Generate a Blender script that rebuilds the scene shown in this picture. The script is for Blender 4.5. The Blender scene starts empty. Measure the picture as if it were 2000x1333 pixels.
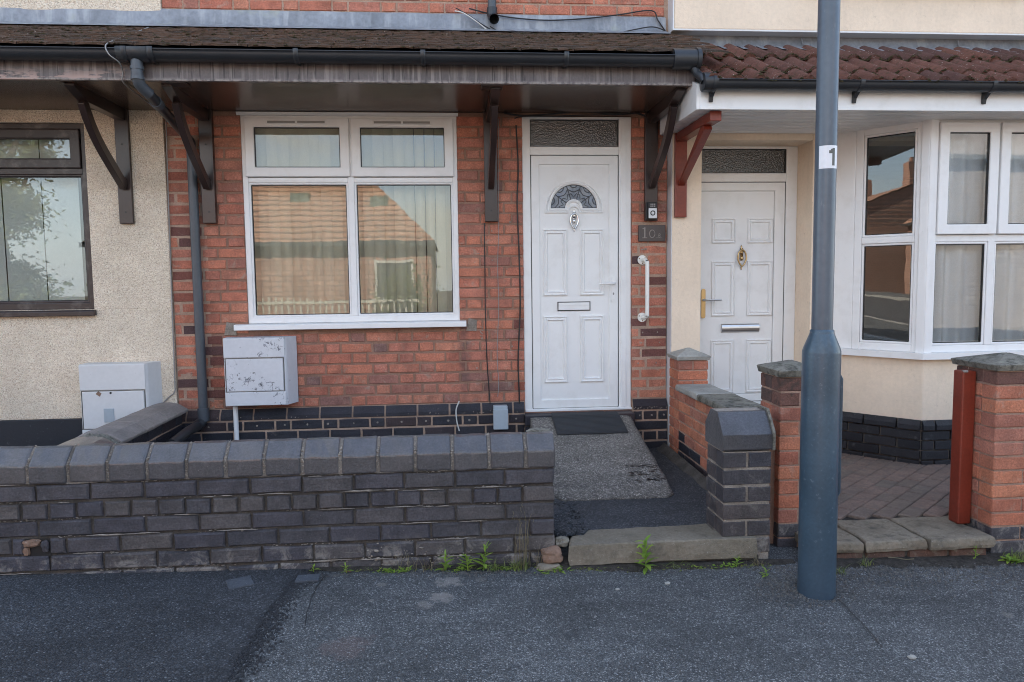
import bpy, math, random
from mathutils import Vector, Matrix, noise as mnoise
random.seed(11)
S = bpy.context.scene
COL = S.collection
R = math.radians
# ------------------------------------------------------------------ camera
CR = Vector((0.99655, -0.08214, -0.01225)); CU = Vector((0.01889, 0.08061, 0.99657)); CF = Vector((0.08087, 0.99336, -0.08188))
CP = Vector((0, -5.65, 1.45)); FPX = 1450.0
cd = bpy.data.cameras.new('camera'); cam = bpy.data.objects.new('camera', cd); COL.objects.link(cam)
cam.matrix_world = Matrix(((CR.x, CU.x, -CF.x, CP.x), (CR.y, CU.y, -CF.y, CP.y), (CR.z, CU.z, -CF.z, CP.z), (0, 0, 0, 1)))
cd.sensor_width = 36; cd.lens = 36 * FPX / 2000; cd.clip_end = 600
S.camera = cam
# ------------------------------------------------------------------ light
SUN_EL, SUN_AZ = R(44), R(12)      # the sun stands behind the terrace
w = bpy.data.worlds.new('World'); S.world = w; w.use_nodes = True
nt = w.node_tree; nt.nodes.clear()
def wn(t, **k):
    n = nt.nodes.new(t)
    for a, b in k.items(): setattr(n, a, b)
    return n
sky = wn('ShaderNodeTexSky', sky_type='NISHITA', sun_disc=False, sun_elevation=SUN_EL, sun_rotation=SUN_AZ, air_density=1.0, dust_density=.7, ozone_density=1.0)
tc = wn('ShaderNodeTexCoord'); mp = wn('ShaderNodeMapping'); mp.inputs['Scale'].default_value = (1, 1, 2.2); mp.inputs['Location'].default_value = (.35, .1, .2)
nz = wn('ShaderNodeTexNoise'); nz.inputs['Scale'].default_value = 2.1; nz.inputs['Detail'].default_value = 9; nz.inputs['Roughness'].default_value = .58; nz.inputs['Distortion'].default_value = .25
cr = wn('ShaderNodeValToRGB'); cr.color_ramp.elements[0].position = .47; cr.color_ramp.elements[1].position = .66
mx = wn('ShaderNodeMixRGB'); mx.inputs[2].default_value = (5.9, 5.7, 4.85, 1)
bg = wn('ShaderNodeBackground'); bg.inputs['Strength'].default_value = .10
wo = wn('ShaderNodeOutputWorld')
L = nt.links.new
L(tc.outputs['Generated'], mp.inputs[0]); L(mp.outputs[0], nz.inputs['Vector']); L(nz.outputs[0], cr.inputs[0]); L(cr.outputs[0], mx.inputs[0])
hz = wn('ShaderNodeSeparateXYZ'); hr = wn('ShaderNodeValToRGB'); hm = wn('ShaderNodeMixRGB'); hm.inputs[2].default_value = (5.0, 5.5, 5.9, 1)
hr.color_ramp.elements[0].position = .0; hr.color_ramp.elements[0].color = (.85, .85, .85, 1); hr.color_ramp.elements[1].position = .22; hr.color_ramp.elements[1].color = (0, 0, 0, 1)
L(tc.outputs['Generated'], hz.inputs[0]); L(hz.outputs[2], hr.inputs[0]); L(hr.outputs[0], hm.inputs[0]); L(sky.outputs[0], hm.inputs[1])      # pale haze low in the sky
L(hm.outputs[0], mx.inputs[1]); L(mx.outputs[0], bg.inputs[0]); L(bg.outputs[0], wo.inputs[0])
sd = bpy.data.lights.new('sun', 'SUN'); sd.energy = 4.8; sd.angle = R(.5); sd.color = (1, .91, .77)
sun = bpy.data.objects.new('sun', sd); COL.objects.link(sun); sun.location = (6, 30, 40)
sv = Vector((math.sin(SUN_AZ) * math.cos(SUN_EL), math.cos(SUN_AZ) * math.cos(SUN_EL), math.sin(SUN_EL)))
sun.rotation_euler = sv.to_track_quat('Z', 'Y').to_euler()
S.view_settings.view_transform = 'Standard'; S.view_settings.look = 'None'; S.view_settings.exposure = 2.54; S.view_settings.gamma = 1
S.render.engine = 'CYCLES'; S.cycles.max_bounces = 8; S.cycles.transparent_max_bounces = 16
S.cycles.caustics_reflective = False; S.cycles.caustics_refractive = False; S.cycles.use_denoising = True; S.cycles.filter_width = 1.0

# ------------------------------------------------------------------ helpers
def at(px, py, X=None, Y=None, Z=None):
    """world point seen at a photo pixel on a plane of constant X, Y or Z"""
    d = CF + CR * ((px - 1000) / FPX) - CU * ((py - 666.5) / FPX)
    if Y is not None: t = (Y - CP.y) / d.y
    elif Z is not None: t = (Z - CP.z) / d.z
    else: t = (X - CP.x) / d.x
    return CP + d * t
WL = {}
class MB:
    def __init__(s): s.v = []; s.f = []; s.sm = []
    def add(s, vs, fs, smooth=False, M=None):
        o = len(s.v)
        s.v += [(M @ Vector(p)) if M else Vector(p) for p in vs]
        s.f += [tuple(i + o for i in q) for q in fs]; s.sm += [smooth] * len(fs); return s
    def box(s, x0, x1, y0, y1, z0, z1, M=None):
        return s.add([(x0,y0,z0),(x1,y0,z0),(x1,y1,z0),(x0,y1,z0),(x0,y0,z1),(x1,y0,z1),(x1,y1,z1),(x0,y1,z1)],
                     [(0,3,2,1),(4,5,6,7),(0,1,5,4),(1,2,6,5),(2,3,7,6),(3,0,4,7)], M=M)
    def prism(s, pts, f, a, b, smooth=False, M=None):
        """pts: 2D outline, f(p, t) -> 3D"""
        n = len(pts); vs = [f(p, a) for p in pts] + [f(p, b) for p in pts]
        fs = [tuple(range(n - 1, -1, -1)), tuple(range(n, 2 * n))]
        s.add(vs, fs, False, M)
        return s.add(vs, [(i, (i + 1) % n, (i + 1) % n + n, i + n) for i in range(n)], smooth, M)
    def px(s, pts, x0, x1, **k): return s.prism(pts, lambda p, t: (t, p[0], p[1]), x0, x1, **k)     # (y,z) outline along X
    def py(s, pts, y0, y1, **k): return s.prism(pts, lambda p, t: (p[0], t, p[1]), y0, y1, **k)     # (x,z) outline along Y
    def pz(s, pts, z0, z1, **k): return s.prism(pts, lambda p, t: (p[0], p[1], t), z0, z1, **k)     # (x,y) outline along Z
    def tube(s, path, r, n=8, cap=True, M=None):
        path = [Vector(p) for p in path]; m = len(path); rr = r if isinstance(r, (list, tuple)) else [r] * m
        vs = []; prev = None
        for i, p in enumerate(path):
            t = (path[min(i + 1, m - 1)] - path[max(i - 1, 0)]).normalized()
            a = prev if prev else (Vector((0, 0, 1)) if abs(t.z) < .9 else Vector((1, 0, 0)))
            a = (a - t * a.dot(t)).normalized(); b = t.cross(a); prev = a
            for k in range(n):
                q = 2 * math.pi * k / n
                vs.append(p + (a * math.cos(q) + b * math.sin(q)) * rr[i])
        fs = [(i*n+k, i*n+(k+1)%n, (i+1)*n+(k+1)%n, (i+1)*n+k) for i in range(m-1) for k in range(n)]
        s.add(vs, fs, True, M)
        if cap: s.add(vs[:n], [tuple(range(n-1, -1, -1))], False, M); s.add(vs[-n:], [tuple(range(n))], False, M)
        return s
    def lathe(s, prof, c, n=24, smooth=True, M=None):
        """prof [(r, z)] round the Z axis at c"""
        vs = [(c[0] + r * math.cos(2*math.pi*k/n), c[1] + r * math.sin(2*math.pi*k/n), c[2] + z) for r, z in prof for k in range(n)]
        fs = [(i*n+k, i*n+(k+1)%n, (i+1)*n+(k+1)%n, (i+1)*n+k) for i in range(len(prof)-1) for k in range(n)]
        s.add(vs, fs, smooth, M); s.add(vs[-n:], [tuple(range(n))], False, M); return s
    def ring(s, x0, x1, z0, z1, b, y0, y1, M=None, mitre=True):
        """rectangular frame of border b (or (l, r, bottom, top)) in the XZ plane"""
        l, r, bo, to = b if isinstance(b, (tuple, list)) else (b,) * 4
        o = [(x0, z0), (x1, z0), (x1, z1), (x0, z1)]; i = [(x0+l, z0+bo), (x1-r, z0+bo), (x1-r, z1-to), (x0+l, z1-to)]
        vs = [(p[0], y0, p[1]) for p in o + i] + [(p[0], y1, p[1]) for p in o + i]
        fs = []
        for k in range(4):
            j = (k + 1) % 4
            fs += [(k, j, 4 + j, 4 + k), (8 + j, 8 + k, 12 + k, 12 + j), (8 + k, 8 + j, j, k), (4 + k, 4 + j, 12 + j, 12 + k)]
        return s.add(vs, fs, False, M)
    def build(s, name, mat, parent=None, bevel=0, seg=2, **props):
        me = bpy.data.meshes.new(name)
        lo = Vector((min(p.x for p in s.v), min(p.y for p in s.v), min(p.z for p in s.v))); hi = Vector((max(p.x for p in s.v), max(p.y for p in s.v), max(p.z for p in s.v)))
        org = Vector(((lo.x + hi.x) / 2, (lo.y + hi.y) / 2, lo.z))
        me.from_pydata([p - org for p in s.v], [], s.f); me.update()
        me.polygons.foreach_set('use_smooth', s.sm)
        if isinstance(mat, (list, tuple)):
            for m in mat: me.materials.append(m)
        elif mat: me.materials.append(mat)
        o = link(name, me, org, parent, **props)
        if bevel:
            b = o.modifiers.new('edge', 'BEVEL'); b.width = bevel; b.segments = seg; b.limit_method = 'ANGLE'; b.angle_limit = R(38)
            b.harden_normals = False
        return o
def link(name, me, loc, parent=None, rot=None, **props):
    o = bpy.data.objects.new(name, me); COL.objects.link(o)
    o.location = loc; WL[o] = Vector(loc)
    if rot is not None: o.rotation_euler = rot
    if parent:
        o.parent = parent; o.matrix_parent_inverse = Matrix.Translation(-WL[parent])
    for k, v in props.items(): o[k] = v
    return o
def thing(name, label, cat, loc=(0, 0, 0), group=None):
    o = link(name, None, loc, label=label, category=cat)
    o.empty_display_size = .1
    if group: o['group'] = group
    return o
def tag(o, label, cat, group=None):
    o['label'] = label; o['category'] = cat
    if group: o['group'] = group
    return o
def basis(o, u, n):
    """local x along u, local y along n (into the surface), z up"""
    u = Vector(u).normalized(); n = Vector(n).normalized()
    return Matrix(((u.x, n.x, 0, o[0]), (u.y, n.y, 0, o[1]), (0, 0, 1, o[2]), (0, 0, 0, 1)))
def bez(a, b, c, d, n=10):
    a, b, c, d = map(Vector, (a, b, c, d))
    return [a*(1-t)**3 + b*3*t*(1-t)**2 + c*3*t*t*(1-t) + d*t**3 for t in [i/n for i in range(n+1)]]
def smooth_path(pts, n=6):
    P = [Vector(p) for p in pts]; out = []
    for i in range(len(P) - 1):
        p0, p1, p2, p3 = P[max(i-1, 0)], P[i], P[i+1], P[min(i+2, len(P)-1)]
        for k in range(n):
            t = k / n
            out.append(.5*((2*p1) + (p2-p0)*t + (2*p0-5*p1+4*p2-p3)*t*t + (3*p1-p0-3*p2+p3)*t**3))
    return out + [P[-1]]

# ------------------------------------------------------------------ materials
class G:
    def __init__(s, name, rough=.6, spec=.5, metal=0):
        s.m = bpy.data.materials.new(name); s.m.use_nodes = True; s.t = s.m.node_tree
        s.b = s.t.nodes['Principled BSDF']; s.out = s.t.nodes['Material Output']
        s.b.inputs['Roughness'].default_value = rough; s.b.inputs['Metallic'].default_value = metal
        s.b.inputs['Specular IOR Level'].default_value = spec
        s.pos = s.n('ShaderNodeNewGeometry').outputs['Position']
    def n(s, t, **k):
        x = s.t.nodes.new(t)
        for a, b in k.items(): setattr(x, a, b)
        return x
    def put(s, inp, v):
        if isinstance(v, bpy.types.NodeSocket): s.t.links.new(v, inp)
        elif isinstance(v, (tuple, list)) and len(v) == 3 and inp.type == 'RGBA': inp.default_value = (*v, 1)
        else: inp.default_value = v
    def map(s, scale, v=None):
        n = s.n('ShaderNodeMapping'); s.put(n.inputs[0], v or s.pos); n.inputs['Scale'].default_value = scale; return n.outputs[0]
    def noise(s, scale, detail=4, rough=.55, dist=0, v=None, col=False):
        n = s.n('ShaderNodeTexNoise'); s.put(n.inputs['Vector'], v or s.pos)
        n.inputs['Scale'].default_value = scale; n.inputs['Detail'].default_value = detail; n.inputs['Roughness'].default_value = rough; n.inputs['Distortion'].default_value = dist
        return n.outputs[1 if col else 0]
    def vor(s, scale, out='Distance', feature='F1', v=None, rnd=1):
        n = s.n('ShaderNodeTexVoronoi', feature=feature); s.put(n.inputs['Vector'], v or s.pos); n.inputs['Scale'].default_value = scale; n.inputs['Randomness'].default_value = rnd
        return n.outputs[out]
    def ramp(s, f, *st, interp='LINEAR'):
        n = s.n('ShaderNodeValToRGB'); e = n.color_ramp.elements; n.color_ramp.interpolation = interp
        while len(e) < len(st): e.new(.5)
        for k, (p, c) in enumerate(st):
            e[k].position = p; e[k].color = (*c, 1) if isinstance(c, (tuple, list)) else (c, c, c, 1)
        s.put(n.inputs[0], f); return n.outputs[0]
    def mix(s, f, a, b, mode='MIX'):
        n = s.n('ShaderNodeMixRGB', blend_type=mode); s.put(n.inputs[0], f); s.put(n.inputs[1], a); s.put(n.inputs[2], b); return n.outputs[0]
    def math(s, op, a, b=0, clamp=False):
        n = s.n('ShaderNodeMath', operation=op, use_clamp=clamp); s.put(n.inputs[0], a); s.put(n.inputs[1], b); return n.outputs[0]
    def rnd(s):
        a = s.n('ShaderNodeObjectInfo').outputs['Random']; b = s.n('ShaderNodeNewGeometry').outputs['Random Per Island']
        return s.math('FRACT', s.math('ADD', a, b))
    def sep(s, v=None):
        n = s.n('ShaderNodeSeparateXYZ'); s.put(n.inputs[0], v or s.pos); return n.outputs
    def bump(s, h, st=.3, d=.01, nrm=None):
        n = s.n('ShaderNodeBump'); s.put(n.inputs['Height'], h); n.inputs['Strength'].default_value = st; n.inputs['Distance'].default_value = d
        if nrm: s.put(n.inputs['Normal'], nrm)
        return n.outputs[0]
    def done(s, col=None, nrm=None, rough=None):
        if col is not None: s.put(s.b.inputs['Base Color'], col)
        if nrm is not None: s.put(s.b.inputs['Normal'], nrm)
        if rough is not None: s.put(s.b.inputs['Roughness'], rough)
        return s.m
def vary(g, col, amt=.18, scale=6, fine=60):
    """weather a colour with broad and fine mottling"""
    c = g.mix(1, col, g.ramp(g.noise(scale, 5), (.25, 1 - amt), (.75, 1 + amt)), 'MULTIPLY')
    return g.mix(1, c, g.ramp(g.noise(fine, 4), (.25, 1 - amt*.7), (.75, 1 + amt*.7)), 'MULTIPLY')
MAT = {}
def brick(name, stops, smear=(.42, .33, .26), sm_amt=.5, rough=.85, lo=.60, amt=.22, soot=.0, foot=False, stain=False):
    g = G(name, rough, .3)
    c = g.ramp(g.rnd(), *stops)
    c = vary(g, c, amt, 9, 75); c = g.mix(1, c, g.ramp(g.noise(110, 5, .7), (.3, .72), (.7, 1.26)), 'MULTIPLY')
    m = g.math('MULTIPLY', g.ramp(g.noise(13, 8, .68, .4), (lo, 0), (lo + .13, 1)), sm_amt)
    c = g.mix(m, c, smear)
    sp = g.ramp(g.noise(150, 3, .6), (.70, 0), (.76, .5)); c = g.mix(sp, c, (.5, .44, .38))
    if soot:
        c = g.mix(g.math('MULTIPLY', g.ramp(g.noise(4.3, 7, .68, .5), (.47, 0), (.66, 1)), soot), c, (.085, .045, .038))
    if stain:
        d = g.n('ShaderNodeVectorMath', operation='DISTANCE'); g.put(d.inputs[0], g.map((1, 0, .13))); d.inputs[1].default_value = (.095, 0, .115)
        c = g.mix(g.ramp(g.math('ADD', d.outputs['Value'], g.math('MULTIPLY', g.math('SUBTRACT', g.noise(14, 6, .7), .5), .10)), (.015, .62), (.055, 0)), c, (.075, .065, .065))
    if foot:
        zf = g.sep()[2]; mk = g.math('MULTIPLY', g.ramp(g.noise(11, 9, .72, .6), (.50, 0), (.60, 1)), g.ramp(zf, (.06, .85), (.20, 0)))
        c = g.mix(mk, c, (.27, .245, .22))
    h = g.math('ADD', g.noise(85, 5, .6), g.math('MULTIPLY', g.noise(420, 2), .5))
    MAT[name] = g.done(c, g.bump(h, .85, .006)); return MAT[name]
brick('red_brick', stain=True, soot=.4, sm_amt=.7, lo=.56, amt=.26, stops=[(0, (.46, .165, .112)), (.25, (.55, .21, .132)), (.5, (.47, .185, .132)), (.78, (.56, .235, .15)), (.92, (.38, .165, .125)), (1, (.25, .145, .125))])
brick('dark_brick', [(0, (.10, .055, .055)), (.35, (.22, .085, .066)), (.6, (.08, .056, .06)), (.8, (.32, .11, .075)), (1, (.15, .07, .06))])
brick('blue_plinth_brick', [(0, (.028, .028, .036)), (.4, (.04, .038, .046)), (.7, (.022, .023, .032)), (1, (.06, .04, .04))], rough=.42, sm_amt=.35, lo=.63)
brick('blue_wall_brick', [(0, (.080, .073, .078)), (.35, (.060, .057, .068)), (.65, (.098, .086, .082)), (1, (.054, .053, .062))], smear=(.2, .19, .18), rough=.6, sm_amt=.4, amt=.34, foot=True)
COPM = brick('coping_brick', [(0, (.080, .073, .074)), (.5, (.066, .063, .068)), (1, (.096, .085, .082))], smear=(.2, .19, .19), rough=.36, sm_amt=.3, amt=.25)
COPM.node_tree.nodes['Principled BSDF'].inputs['Coat Weight'].default_value = 1.0; COPM.node_tree.nodes['Principled BSDF'].inputs['Coat Roughness'].default_value = .24
brick('pier_brick', [(0, (.52, .185, .105)), (.3, (.40, .145, .095)), (.6, (.56, .22, .125)), (.85, (.34, .13, .09)), (1, (.46, .20, .14))], smear=(.46, .34, .27), sm_amt=.5, lo=.57, soot=.3)
brick('sooty_brick', [(0, (.14, .075, .06)), (.5, (.20, .095, .072)), (1, (.10, .065, .058))], smear=(.05, .045, .04), sm_amt=.7, lo=.5)
brick('pier_blue_brick', [(0, (.05, .048, .056)), (.35, (.075, .065, .066)), (.65, (.04, .041, .05)), (1, (.10, .082, .078))], smear=(.26, .24, .21), rough=.5, sm_amt=.5, lo=.56, amt=.3)
brick('black_gloss_brick', [(0, (.020, .021, .026)), (.5, (.034, .033, .038)), (1, (.014, .015, .02))], smear=(.24, .24, .24), rough=.36, sm_amt=.55, lo=.60)
brick('riser_brick', [(0, (.13, .07, .05)), (1, (.09, .06, .05))], smear=(.2, .18, .14), sm_amt=.6, lo=.5)
def mortar(name, col, amt=.25):
    g = G(name, .95, .2); c = vary(g, col, amt, 8, 120)
    MAT[name] = g.done(c, g.bump(g.math('ADD', g.noise(60, 4), g.noise(300, 3)), .9, .006)); return MAT[name]
mortar('wall_mortar', (.31, .185, .135)); mortar('bed_mortar', (.17, .15, .13), .4); mortar('tan_mortar', (.44, .31, .235)); mortar('dark_mortar', (.085, .075, .066), .45); mortar('pale_mortar', (.30, .26, .22), .4); mortar('red_mortar', (.38, .25, .19))
def plain(name, col, rough=.5, spec=.5, metal=0, amt=.06, scale=5, fine=50, bump=.0, bs=200):
    g = G(name, rough, spec, metal); c = vary(g, col, amt, scale, fine)
    MAT[name] = g.done(c, g.bump(g.noise(bs, 3), bump, .003) if bump else None); return MAT[name]
plain('black_pvc', (.022, .024, .028), .38, amt=.2, fine=90)
plain('grey_pvc', (.065, .075, .088), .42, amt=.15)
plain('chrome', (.8, .8, .8), .12, metal=1); plain('brass', (.52, .38, .20), .28, metal=1); plain('satin_metal', (.62, .63, .64), .32, metal=1)
plain('rubber', (.018, .019, .022), .6, amt=.25, bump=.3)
plain('cable_black', (.015, .014, .015), .5); plain('cable_white', (.62, .61, .58), .5); plain('cable_grey', (.28, .27, .26), .6)
plain('junction_grey', (.36, .41, .45), .45); plain('seal_black', (.012, .012, .013), .5)
plain('silver_plastic', (.66, .67, .68), .35); plain('sticker_white', (.72, .72, .74), .4); plain('sticker_print', (.10, .10, .09), .5)
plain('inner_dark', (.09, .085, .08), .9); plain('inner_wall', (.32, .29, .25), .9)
def upvc(name, col=(.80, .80, .795), rough=.32):
    g = G(name, rough, .5)
    d = g.math('MULTIPLY', g.ramp(g.noise(7, 7, .65), (.50, 0), (.80, 1)), .30); c = g.mix(d, col, (.50, .47, .42))
    sp = g.ramp(g.noise(95, 4, .6), (.69, 0), (.76, .35)); c = g.mix(sp, c, (.35, .30, .26))
    MAT[name] = g.done(c, g.bump(g.noise(30, 2), .03, .004)); return MAT[name]
upvc('white_upvc'); upvc('white_door', (.80, .80, .79), .38); upvc('brown_upvc', (.038, .026, .025), .35)
plain('grab_white', (.78, .77, .72), .35, amt=.08)
g = G('render_cream', .9, .2)
c = vary(g, (.80, .66, .515), .07, 3, 40)
c = g.mix(g.ramp(g.noise(26, 8, .7, .6), (.60, 0), (.72, .4)), c, (.42, .32, .24)); c = g.mix(g.ramp(g.noise(9, 7, .65, .3, g.map((1, 1, .12))), (.52, 0), (.76, .22)), c, (.50, .42, .33))
MAT['render_cream'] = g.done(c, g.bump(g.math('ADD', g.noise(42, 5, .6), g.math('MULTIPLY', g.noise(160, 3), .4)), .35, .006))
g = G('pebbledash', .92, .2)
vd = g.vor(150); vc = g.vor(150, 'Color')
c = g.ramp(g.sep(vc)[0], (0, (.66, .54, .41)), (.3, (.76, .645, .505)), (.7, (.82, .715, .575)), (1, (.88, .79, .66)))
c = g.mix(1, c, g.ramp(g.noise(3, 5), (.3, .86), (.7, 1.06)), 'MULTIPLY')
c = g.mix(g.ramp(vd, (.62, 0), (.80, .6)), c, (.30, .22, .16))
c = g.mix(g.ramp(g.noise(150, 2), (.63, 0), (.70, .6)), c, (.30, .20, .13))
MAT['pebbledash'] = g.done(c, g.bump(g.math('SUBTRACT', 1, vd), .7, .006))
g = G('black_paint', .5, .4)
c = g.mix(g.ramp(g.noise(20, 8, .7), (.62, 0), (.74, .4)), (.016, .020, .028), (.22, .22, .23))
MAT['black_paint'] = g.done(c, g.bump(g.noise(60, 4), .5, .004))
# brown gloss timber, weathered fascia
g = G('brown_timber', .30, .5); c = vary(g, (.034, .021, .019), .2, 5, 60)
MAT['brown_timber'] = g.done(c, g.bump(g.noise(18, 3, v=g.map((1, 1, .12))), .12, .004))
g = G('soffit_timber', .27, .5); c = vary(g, (.085, .050, .036), .2, 3, 30); MAT['soffit_timber'] = g.done(c, g.bump(g.noise(4, 2), .05, .01))
g = G('fascia_timber', .45, .5)
run = g.noise(30, 5, .6, .15, v=g.map((1, 1, .05)))
big = g.noise(2.2, 3)
c = vary(g, (.11, .09, .088), .2, 4, 70)
c = g.mix(g.math('MULTIPLY', g.ramp(run, (.50, 0), (.60, .8)), g.ramp(big, (.35, .25), (.6, 1))), c, (.27, .235, .225))
c = g.mix(g.ramp(g.noise(55, 4, .5, v=g.map((1, 1, .05))), (.60, 0), (.64, .75)), c, (.022, .016, .016))
zz = g.sep()[2]
c = g.mix(g.math('MULTIPLY', g.ramp(g.noise(26, 6, .7), (.42, 0), (.55, 1)), g.ramp(g.math('SUBTRACT', zz, 2.69), (.0, .85), (.022, 0))), c, (.40, .35, .32))
xx = g.sep()[0]
lft = g.math('LESS_THAN', xx, -1.95)
pe = g.math('MULTIPLY', g.ramp(g.noise(9, 7, .62, v=g.map((.5, 1, 2.2))), (.50, 0), (.54, 1)), g.ramp(g.math('SUBTRACT', zz, 2.69), (.02, .9), (.075, 0)))
c = g.mix(g.math('MULTIPLY', pe, lft), c, (.42, .29, .25))
MAT['fascia_timber'] = g.done(c, g.bump(g.math('ADD', run, g.noise(70, 4)), .25, .004))
g = G('red_timber', .34, .5); c = vary(g, (.20, .033, .018), .22, 5, 60)
c = g.mix(g.ramp(g.noise(30, 6, .7, v=g.map((1, 1, .3))), (.66, 0), (.72, .5)), c, (.36, .2, .16))
MAT['red_timber'] = g.done(c, g.bump(g.noise(25, 3, v=g.map((1, 1, .15))), .12, .004))
# lead
g = G('lead', .55, .5, .2); c = vary(g, (.25, .265, .29), .3, 3, 30)
c = g.mix(g.ramp(g.noise(14, 6, .6, v=g.map((1, 1, .12))), (.52, 0), (.68, .5)), c, (.50, .51, .52))
c = g.mix(g.ramp(g.noise(6, 5, .6), (.60, 0), (.70, .35)), c, (.30, .32, .22))
MAT['lead'] = g.done(c, g.bump(g.noise(9, 4), .35, .015))
# roof tiles
def rooftile(name, st, moss, lich):
    g = G(name, .9, .25); c = vary(g, g.ramp(g.rnd(), *st), .2, 14, 110)
    up = g.sep(g.n('ShaderNodeNewGeometry').outputs['Normal'])
    c = g.mix(g.ramp(g.noise(24, 7, .7), (.52, 0), (.66, moss)), c, (.05, .043, .022))
    c = g.mix(g.ramp(g.noise(60, 5, .65), (.64, 0), (.69, lich)), c, (.46, .42, .38))
    MAT[name] = g.done(c, g.bump(g.math('ADD', g.noise(45, 5, .65), g.noise(220, 3)), .8, .008))
rooftile('plain_tile', [(0, (.085, .055, .040)), (.5, (.115, .068, .046)), (1, (.065, .048, .038))], .75, .5)
rooftile('roll_tile', [(0, (.125, .058, .045)), (.5, (.155, .070, .052)), (1, (.10, .052, .045))], .6, .9)
g = G('moss', .95, .1); c = vary(g, (.05, .04, .018), .4, 20, 90); MAT['moss'] = g.done(c, g.bump(g.noise(160, 4), 1, .01))
# ground
def tarmac(name, a, b, light, la, sc, rough=.9, stain=.25):
    g = G(name, rough, .3)
    v = g.n('ShaderNodeTexVoronoi'); g.put(v.inputs['Vector'], g.pos); v.inputs['Scale'].default_value = sc
    cell = g.sep(v.outputs['Color'])
    c = g.ramp(cell[0], (0, a), (.75, b), (1, [min(1, q * 1.7) for q in b]))
    big = g.noise(1.3, 6, .62); md = g.noise(6, 8, .7, .4, g.map((.45, 1.3, 1)))
    c = g.mix(1, c, g.ramp(big, (.3, 1 - stain), (.7, 1 + stain)), 'MULTIPLY')
    c = g.mix(1, c, g.ramp(md, (.3, .78), (.7, 1.24)), 'MULTIPLY'); c = g.mix(1, c, g.ramp(g.noise(45, 4, .7), (.3, .8), (.7, 1.2)), 'MULTIPLY')
    dens = g.ramp(g.math('ADD', g.math('MULTIPLY', md, .6), g.math('MULTIPLY', big, .4)), (.42, .02), (.62, la))
    pick = g.math('LESS_THAN', cell[1], dens)
    c = g.mix(g.math('MULTIPLY', pick, .75), c, light)
    dk = g.ramp(v.outputs['Distance'], (.42, 0), (.62, .55)); c = g.mix(dk, c, (.012, .013, .015))
    v2 = g.vor(sc * 2.6)
    h = g.math('ADD', g.math('SUBTRACT', 1, v.outputs['Distance']), g.math('MULTIPLY', g.math('SUBTRACT', 1, v2), .4))
    return g, c, g.bump(h, .8, .006)
g, c, nn = tarmac('old_tarmac', (.080, .083, .086), (.120, .124, .126), (.36, .36, .36), .13, 165)
P = g.pos
def blob(g, c, cx, cy, rad, col, amt, sc=18, th=.5):
    d = g.n('ShaderNodeVectorMath', operation='DISTANCE'); g.put(d.inputs[0], g.map((1, 1, 0))); d.inputs[1].default_value = (cx, cy, 0)
    m = g.math('ADD', g.math('DIVIDE', d.outputs['Value'], rad), g.math('MULTIPLY', g.math('SUBTRACT', g.noise(sc, 6, .7), .5), 2.4))
    return g.mix(g.ramp(m, (th, amt), (th + .30, 0)), c, col)
for px, py, rad, amt in ((880, 1140, .085, .8), (862, 1170, .075, .8), (830, 1185, .05, .55), (940, 1135, .04, .3), (745, 1150, .03, .5), (725, 1180, .02, .5), (1970, 1180, .04, .4)):
    q = at(px, py, Z=0); c = blob(g, c, q.x, q.y, rad, (.27, .245, .225), amt*.75)
q = at(680, 1265, Z=0); c = blob(g, c, q.x, q.y, .12, (.17, .12, .11), .35, 10)
MAT['old_tarmac'] = g.done(c, nn)
g, c, nn = tarmac('new_tarmac', (.030, .032, .036), (.058, .061, .067), (.2, .21, .22), .03, 140, .8, .3); MAT['new_tarmac'] = g.done(c, nn)
g, c, nn = tarmac('path_tarmac', (.040, .043, .048), (.075, .078, .085), (.2, .2, .2), .04, 150, .8, .25); MAT['path_tarmac'] = g.done(c, nn)
g, c, nn = tarmac('ramp_aggregate', (.135, .125, .112), (.23, .21, .188), (.55, .52, .48), .07, 150, .9, .34)
MAT['ramp_aggregate'] = g.done(c, nn)
def stone(name, col, moss=.5, lo=.55):
    g = G(name, .92, .25); c = vary(g, col, .25, 5, 60)
    c = g.mix(g.ramp(g.noise(16, 8, .7, .3), (lo, 0), (lo + .15, moss)), c, (.055, .052, .042))
    c = g.mix(g.ramp(g.noise(130, 4, .6), (.64, 0), (.70, .6)), c, (.42, .40, .36))
    MAT[name] = g.done(c, g.bump(g.math('ADD', g.noise(28, 6, .65), g.noise(200, 3)), .7, .008))
stone('step_stone', (.205, .178, .138), .45); stone('flag_stone', (.225, .19, .145), .55, .5); stone('cap_concrete', (.22, .205, .17), .85, .47); stone('cap_clean', (.36, .35, .32), .2, .6)
stone('rubble', (.22, .14, .10), .4); stone('slate', (.075, .082, .095), .2); stone('coping_old', (.26, .225, .205), .3, .6)
brick('paver', [(0, (.19, .14, .115)), (.5, (.225, .155, .125)), (1, (.17, .135, .11))], smear=(.14, .11, .095), sm_amt=.6, lo=.48, rough=.85)
g = G('soil', .95, .1); c = vary(g, (.075, .066, .058), .45, 30, 150); MAT['soil'] = g.done(c, g.bump(g.noise(150, 5, .7), 1, .02))
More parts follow.
